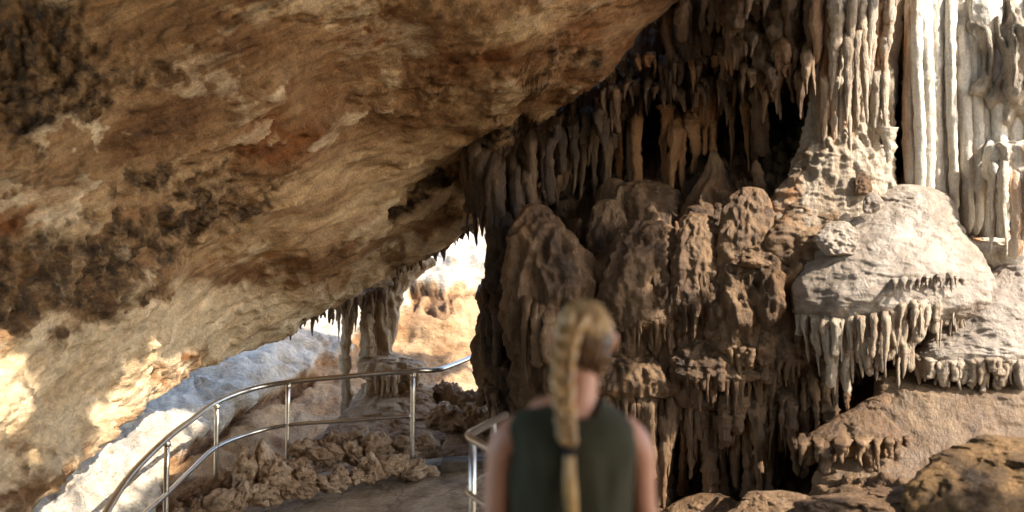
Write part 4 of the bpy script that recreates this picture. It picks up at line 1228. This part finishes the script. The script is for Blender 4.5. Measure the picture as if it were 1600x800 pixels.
for s in (-1, 1):
    body.append(tube_body([(s * 0.10, -0.005, 1.352, 0.048, 0.05), (s * 0.14, -0.005, 1.336, 0.05, 0.056), (s * 0.170, -0.003, 1.300, 0.045, 0.054), (s * 0.180, 0.0, 1.24, 0.039, 0.047), (s * 0.186, 0.0, 1.16, 0.036, 0.042), (s * 0.203, 0.005, 1.07, 0.034, 0.036),
                           (s * 0.207, 0.02, 0.98, 0.033, 0.034), (s * 0.21, 0.05, 0.89, 0.026, 0.028), (s * 0.212, 0.075, 0.82, 0.022, 0.026), (s * 0.212, 0.085, 0.79, 0.021, 0.030), (s * 0.212, 0.095, 0.755, 0.018, 0.040), (s * 0.211, 0.10, 0.725, 0.015, 0.036)], 22))
    for j, (dy, L) in enumerate(((-0.030, 0.062), (-0.010, 0.076), (0.011, 0.081), (0.031, 0.072))):
        y0 = 0.10 + dy
        body.append(tube_body([(s * 0.211, y0, 0.735, 0.0095, 0.0095), (s * 0.209, y0 + 0.004, 0.735 - L * 0.4, 0.0092, 0.0092), (s * 0.202, y0 + 0.008, 0.735 - L * 0.78, 0.0085, 0.0085), (s * 0.193, y0 + 0.008, 0.735 - L * 1.1, 0.0075, 0.0075)], 10))
    body.append(tube_body([(s * 0.208, 0.125, 0.785, 0.012, 0.012), (s * 0.200, 0.148, 0.755, 0.0115, 0.0115), (s * 0.194, 0.158, 0.725, 0.0105, 0.0105), (s * 0.190, 0.158, 0.698, 0.0085, 0.0085)], 10))
    body.append(tube_body([(s * 0.085, 0, 0.93, 0.09, 0.10), (s * 0.092, 0.005, 0.82, 0.084, 0.09), (s * 0.092, 0.005, 0.70, 0.072, 0.076), (s * 0.090, 0.0, 0.56, 0.058, 0.06), (s * 0.088, -0.002, 0.48, 0.051, 0.054), (s * 0.088, -0.012, 0.38, 0.051, 0.054), (s * 0.088, -0.015, 0.28, 0.044, 0.048), (s * 0.088, -0.012, 0.14, 0.032, 0.036), (s * 0.088, -0.01, 0.06, 0.034, 0.04)], 22))
    body.append(tube_body([(s * 0.09, -0.05, 0.035, 0.03, 0.032), (s * 0.095, 0.02, 0.04, 0.038, 0.034), (s * 0.10, 0.10, 0.028, 0.042, 0.022), (s * 0.10, 0.15, 0.02, 0.032, 0.014)], 16))
    body.append(tube_body([(HX + s * 0.066, 0.030, 1.603, 0.010, 0.014), (HX + s * 0.077, 0.026, 1.590, 0.012, 0.020), (HX + s * 0.077, 0.030, 1.568, 0.011, 0.016), (HX + s * 0.068, 0.036, 1.55, 0.008, 0.010)], 12))
bv, bf = merged('body', body, 0.0065, None, 5)


def place(v):
    return np.asarray(v) + np.array([PX, PY, 0.0])


person = link('person', place(bv), bf, MAT['skin'])
tag(person, 'person seen from behind in an olive sleeveless top, long blonde braid down the back', 'person')


def garment(name, test, off, mat, floor_=None):
    """A cloth layer offset from the body where test(v) holds, with a smooth drape."""
    n = len(bv)
    keep = test(bv)
    fs = [q for q in bf if all(keep[i] for i in q)]
    used = sorted({i for q in fs for i in q})
    mp = {u: i for i, u in enumerate(used)}
    me = bpy.data.meshes.new('tmp')
    me.from_pydata(bv.tolist(), [], bf)
    nn = np.empty(n * 3, np.float32)
    me.vertices.foreach_get('normal', nn)
    nn = nn.reshape(-1, 3)
    v = bv[used] + nn[used] * off
    bpy.data.meshes.remove(me)
    return v, [[mp[i] for i in q] for q in fs]


def spread(v, amt):
    v = np.array(v)
    v[:, 2:3] = v[:, 2:3]
    return v


# sleeveless top as its own loose trunk shell
def top_shell():
    ch = [(0, 0.0, 0.80, 0.196, 0.152), (0, 0.0, 0.90, 0.190, 0.146), (0, 0.0, 1.0, 0.178, 0.132), (0, 0.005, 1.09, 0.164, 0.120), (0, 0.005, 1.18, 0.164, 0.120), (0, 0.0, 1.27, 0.172, 0.126), (0, -0.006, 1.325, 0.177, 0.116), (0, -0.010, 1.362, 0.172, 0.094), (0, -0.010, 1.388, 0.146, 0.082), (0.003, -0.008, 1.410, 0.110, 0.076), (0.012, -0.008, 1.430, 0.074, 0.070)]
    T = catmull(ch, 80)
    nth = 96
    th = np.linspace(0, 2 * math.pi, nth, endpoint=False)
    G = np.stack([T[:, 0:1] + T[:, 3:4] * np.sign(np.cos(th)) * np.abs(np.cos(th)) ** 0.85, T[:, 1:2] + T[:, 4:5] * np.sin(th)[None], T[:, 2:3] + 0 * th[None]], -1)
    fold = 0.016 * fbm(G * np.array([11, 11, 3.0]), 3) * (1 - sstep(1.28, 1.38, G[..., 2]))
    G[..., :2] *= (1 + fold / 0.14)[..., None]
    f = grid_faces(len(T), nth, True)
    c = G.reshape(-1, 3)
    x, y, z = c.T
    neck = (np.hypot((x - 0.014) / 0.062, (z - 1.435) / 0.045) < 1) | ((y > 0) & (np.hypot((x - 0.014) / 0.066, (z - 1.43) / 0.085) < 1))
    arm = (np.abs(x) > 0.156 - 0.004 * sstep(1.3, 1.38, z)) & (np.hypot((y - 0.004) / 0.062, (z - 1.305) / 0.085) < 1)
    ok = ~(neck | arm)
    f = f[ok[f].all(1)]
    return c, f.tolist()


tv, tf = top_shell()
tp = link('sleeveless_top', place(tv), tf, MAT['shirt'], person)
sm = tp.modifiers.new('thick', 'SOLIDIFY')
sm.thickness = 0.004
ss = tp.modifiers.new('smooth', 'SMOOTH')
ss.iterations = 6
sv, sf = garment('shorts', lambda v: (v[:, 2] > 0.52) & (v[:, 2] < 0.99) & (np.abs(v[:, 0]) < 0.185), 0.010, None)
shr = link('shorts', place(sv), sf, MAT['shorts'], person)
shr.modifiers.new('thick', 'SOLIDIFY').thickness = 0.004
for s in (-1, 1):
    a = merged('shoe', [tube_body([(s * 0.09, -0.075, 0.035, 0.032, 0.036), (s * 0.092, -0.03, 0.045, 0.042, 0.046), (s * 0.098, 0.05, 0.04, 0.047, 0.042), (s * 0.104, 0.12, 0.03, 0.05, 0.03), (s * 0.104, 0.17, 0.024, 0.036, 0.022)], 20)], 0.006, None, 3)
    link('shoe', place(a[0]), a[1], MAT['shoe'], person)
for s in (-1, 1):
    ev, ef = ellipsoid((HX + 0.016 + s * 0.029, 0.113, 1.592), (0.011, 0.008, 0.008), 16, 10)
    link('eye', place(ev), ef, MAT['eye'], person)
lv, lf_ = ellipsoid((HX + 0.021, 0.126, 1.517), (0.02, 0.008, 0.007), 16, 10)
link('mouth', place(lv), lf_, MAT['lip'], person)

# hair: a cap swept back to the plait, darker at the nape
def hair_cap():
    nu, nv = 260, 110
    th = np.linspace(0, 2 * math.pi, nu, endpoint=False)
    ph = np.linspace(0.02, 2.62, nv)
    d = np.stack([np.sin(ph)[:, None] * np.cos(th)[None], np.sin(ph)[:, None] * np.sin(th)[None], np.cos(ph)[:, None] + 0 * th[None]], -1)
    r = np.array([0.074, 0.102, 0.097])
    tw = th[None] + 0.5 * ph[:, None]
    sw = (0.0012 * np.sin(tw * 61) + 0.0014 * np.sin(tw * 37 + 2)) * sstep(0.2, 0.8, ph)[:, None] + 0.005 * fbm(d * np.array([7, 7, 3]), 3)
    G = d * (r + sw[..., None])
    G[..., 2] *= np.where(G[..., 2] < 0, 1.22, 1.0)
    G = G + np.array([HX, 0.022, 1.589])
    lowest = 1.532 + 0.0 * th
    front = sstep(0.15, 0.75, np.sin(th))
    lim = 1.478 + 0.17 * front + 0.095 * sstep(0.80, 0.97, np.abs(np.cos(th)))
    keep = G[..., 2] > lim[None]
    f = grid_faces(nv, nu, True)
    f = f[keep.ravel()[f].all(1)]
    f = np.concatenate([f[:, ::-1]])
    return G.reshape(-1, 3), f


hv, hf = hair_cap()
cz = hv[hf].mean(1)
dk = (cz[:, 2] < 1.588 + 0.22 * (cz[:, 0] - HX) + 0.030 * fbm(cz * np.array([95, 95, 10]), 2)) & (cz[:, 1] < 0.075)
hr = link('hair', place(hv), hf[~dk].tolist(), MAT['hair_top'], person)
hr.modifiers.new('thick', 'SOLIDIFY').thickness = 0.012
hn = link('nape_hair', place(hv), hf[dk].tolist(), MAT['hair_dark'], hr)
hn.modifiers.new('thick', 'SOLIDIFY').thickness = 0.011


def plait():
    V_, F_ = [], []
    # centre line of the plait: from the crown down the back
    line = catmull([(HX - 0.020, -0.062, 1.652), (HX - 0.042, -0.082, 1.61), (HX - 0.056, -0.094, 1.56), (HX - 0.062, -0.100, 1.51), (HX - 0.062, -0.106, 1.45), (HX - 0.058, -0.118, 1.39), (HX - 0.055, -0.130, 1.35), (HX - 0.052, -0.134, 1.322)], 200)
    n = 8
    for i in range(n):
        for s in (-1, 1):
            t0 = (i + (0.5 if s > 0 else 0)) / (n + 0.5)
            w = 0.027 - 0.008 * t0
            ts = np.linspace(t0, min(1, t0 + 1.7 / n), 9)
            ch = []
            for q, t in enumerate(ts):
                c = line[int(t * 199)]
                u = q / 8
                side = s * w * (0.95 - 1.15 * u)
                bulge = -0.026 * math.sin(u * math.pi) ** 0.8 + 0.014 * u
                rr = (0.0160 - 0.0045 * t0) * (0.55 + 0.45 * math.sin(min(1, u * 1.15 + 0.12) * math.pi))
                ch.append((c[0] + side, c[1] + bulge, c[2], rr * 0.92, rr))
            v, f = tube_body(ch, 12)
            o = len(V_)
            V_ += [tuple(p) for p in v]
            F_ += [[a + o for a in q] for q in f]
    return V_, F_


pv, pfc = plait()
br = link('braid', place(pv), pfc, MAT['hair'], hr)
tie_c = np.array([HX - 0.050, -0.136, 1.292])
link('hair_tie', place(tube_body([(tie_c[0], tie_c[1], 1.326, 0.015, 0.014), (tie_c[0], tie_c[1], 1.319, 0.0185, 0.0175), (tie_c[0], tie_c[1], 1.309, 0.0185, 0.0175), (tie_c[0], tie_c[1], 1.302, 0.015, 0.014)], 18)[0]),
     tube_body([(0, 0, 1.326, 1, 1), (0, 0, 1.319, 1, 1), (0, 0, 1.309, 1, 1), (0, 0, 1.302, 1, 1)], 18)[1], MAT['black'], hr)
T_, TF = tube_body([(tie_c[0], -0.136, 1.308, 0.012, 0.012), (tie_c[0] + 0.002, -0.140, 1.255, 0.015, 0.013), (tie_c[0] + 0.006, -0.140, 1.20, 0.0165, 0.013), (tie_c[0] + 0.010, -0.138, 1.15, 0.013, 0.010), (tie_c[0] + 0.010, -0.136, 1.10, 0.008, 0.006)], 24)
T_ = T_ + 0.003 * fbm(np.asarray(T_) * np.array([70, 70, 8]), 2)[:, None]
link('braid_end', place(T_), TF, MAT['hair'], hr)

# ------------------------------------------------------------------ world, sun, camera
w = bpy.data.worlds.new('World')
SC.world = w
w.use_nodes = True
nt = w.node_tree
bg = nt.nodes['Background']
sky = nt.nodes.new('ShaderNodeTexSky')
sky.sky_type = 'NISHITA'
sky.sun_disc = False
sky.sun_elevation = math.asin(SUN[2])
sky.sun_rotation = math.atan2(SUN[0], SUN[1])
nt.links.new(sky.outputs[0], bg.inputs[0])
bg.inputs[1].default_value = 0.15

sl = bpy.data.lights.new('sun', 'SUN')
sl.energy = 2.4
sl.angle = R(0.53)
sl.color = (1.0, 0.93, 0.82)
so = bpy.data.objects.new('sun', sl)
so.rotation_euler = Vector(-SUN).to_track_quat('-Z', 'Y').to_euler()
so.location = (8, -4, 12)
COL.objects.link(so)

cam = bpy.data.cameras.new('camera')
cam.lens = 35.0
cam.sensor_width = 36.0
cam.clip_end = 400
cam.dof.use_dof = True
cam.dof.focus_distance = 10.0
cam.dof.aperture_fstop = 1.1
co = bpy.data.objects.new('camera', cam)
co.location = Vector(EYE)
co.rotation_euler = (R(90) + PITCH, 0, 0)
COL.objects.link(co)
SC.camera = co

SC.view_settings.view_transform = 'Standard'
SC.view_settings.look = 'None'
SC.view_settings.gamma = 1
SC.view_settings.exposure = 2.25
SC.render.engine = 'CYCLES'
SC.cycles.use_denoising = True
SC.cycles.max_bounces = 8
SC.cycles.diffuse_bounces = 6
SC.cycles.glossy_bounces = 4
SC.cycles.use_adaptive_sampling = True
SC.cycles.adaptive_threshold = 0.02
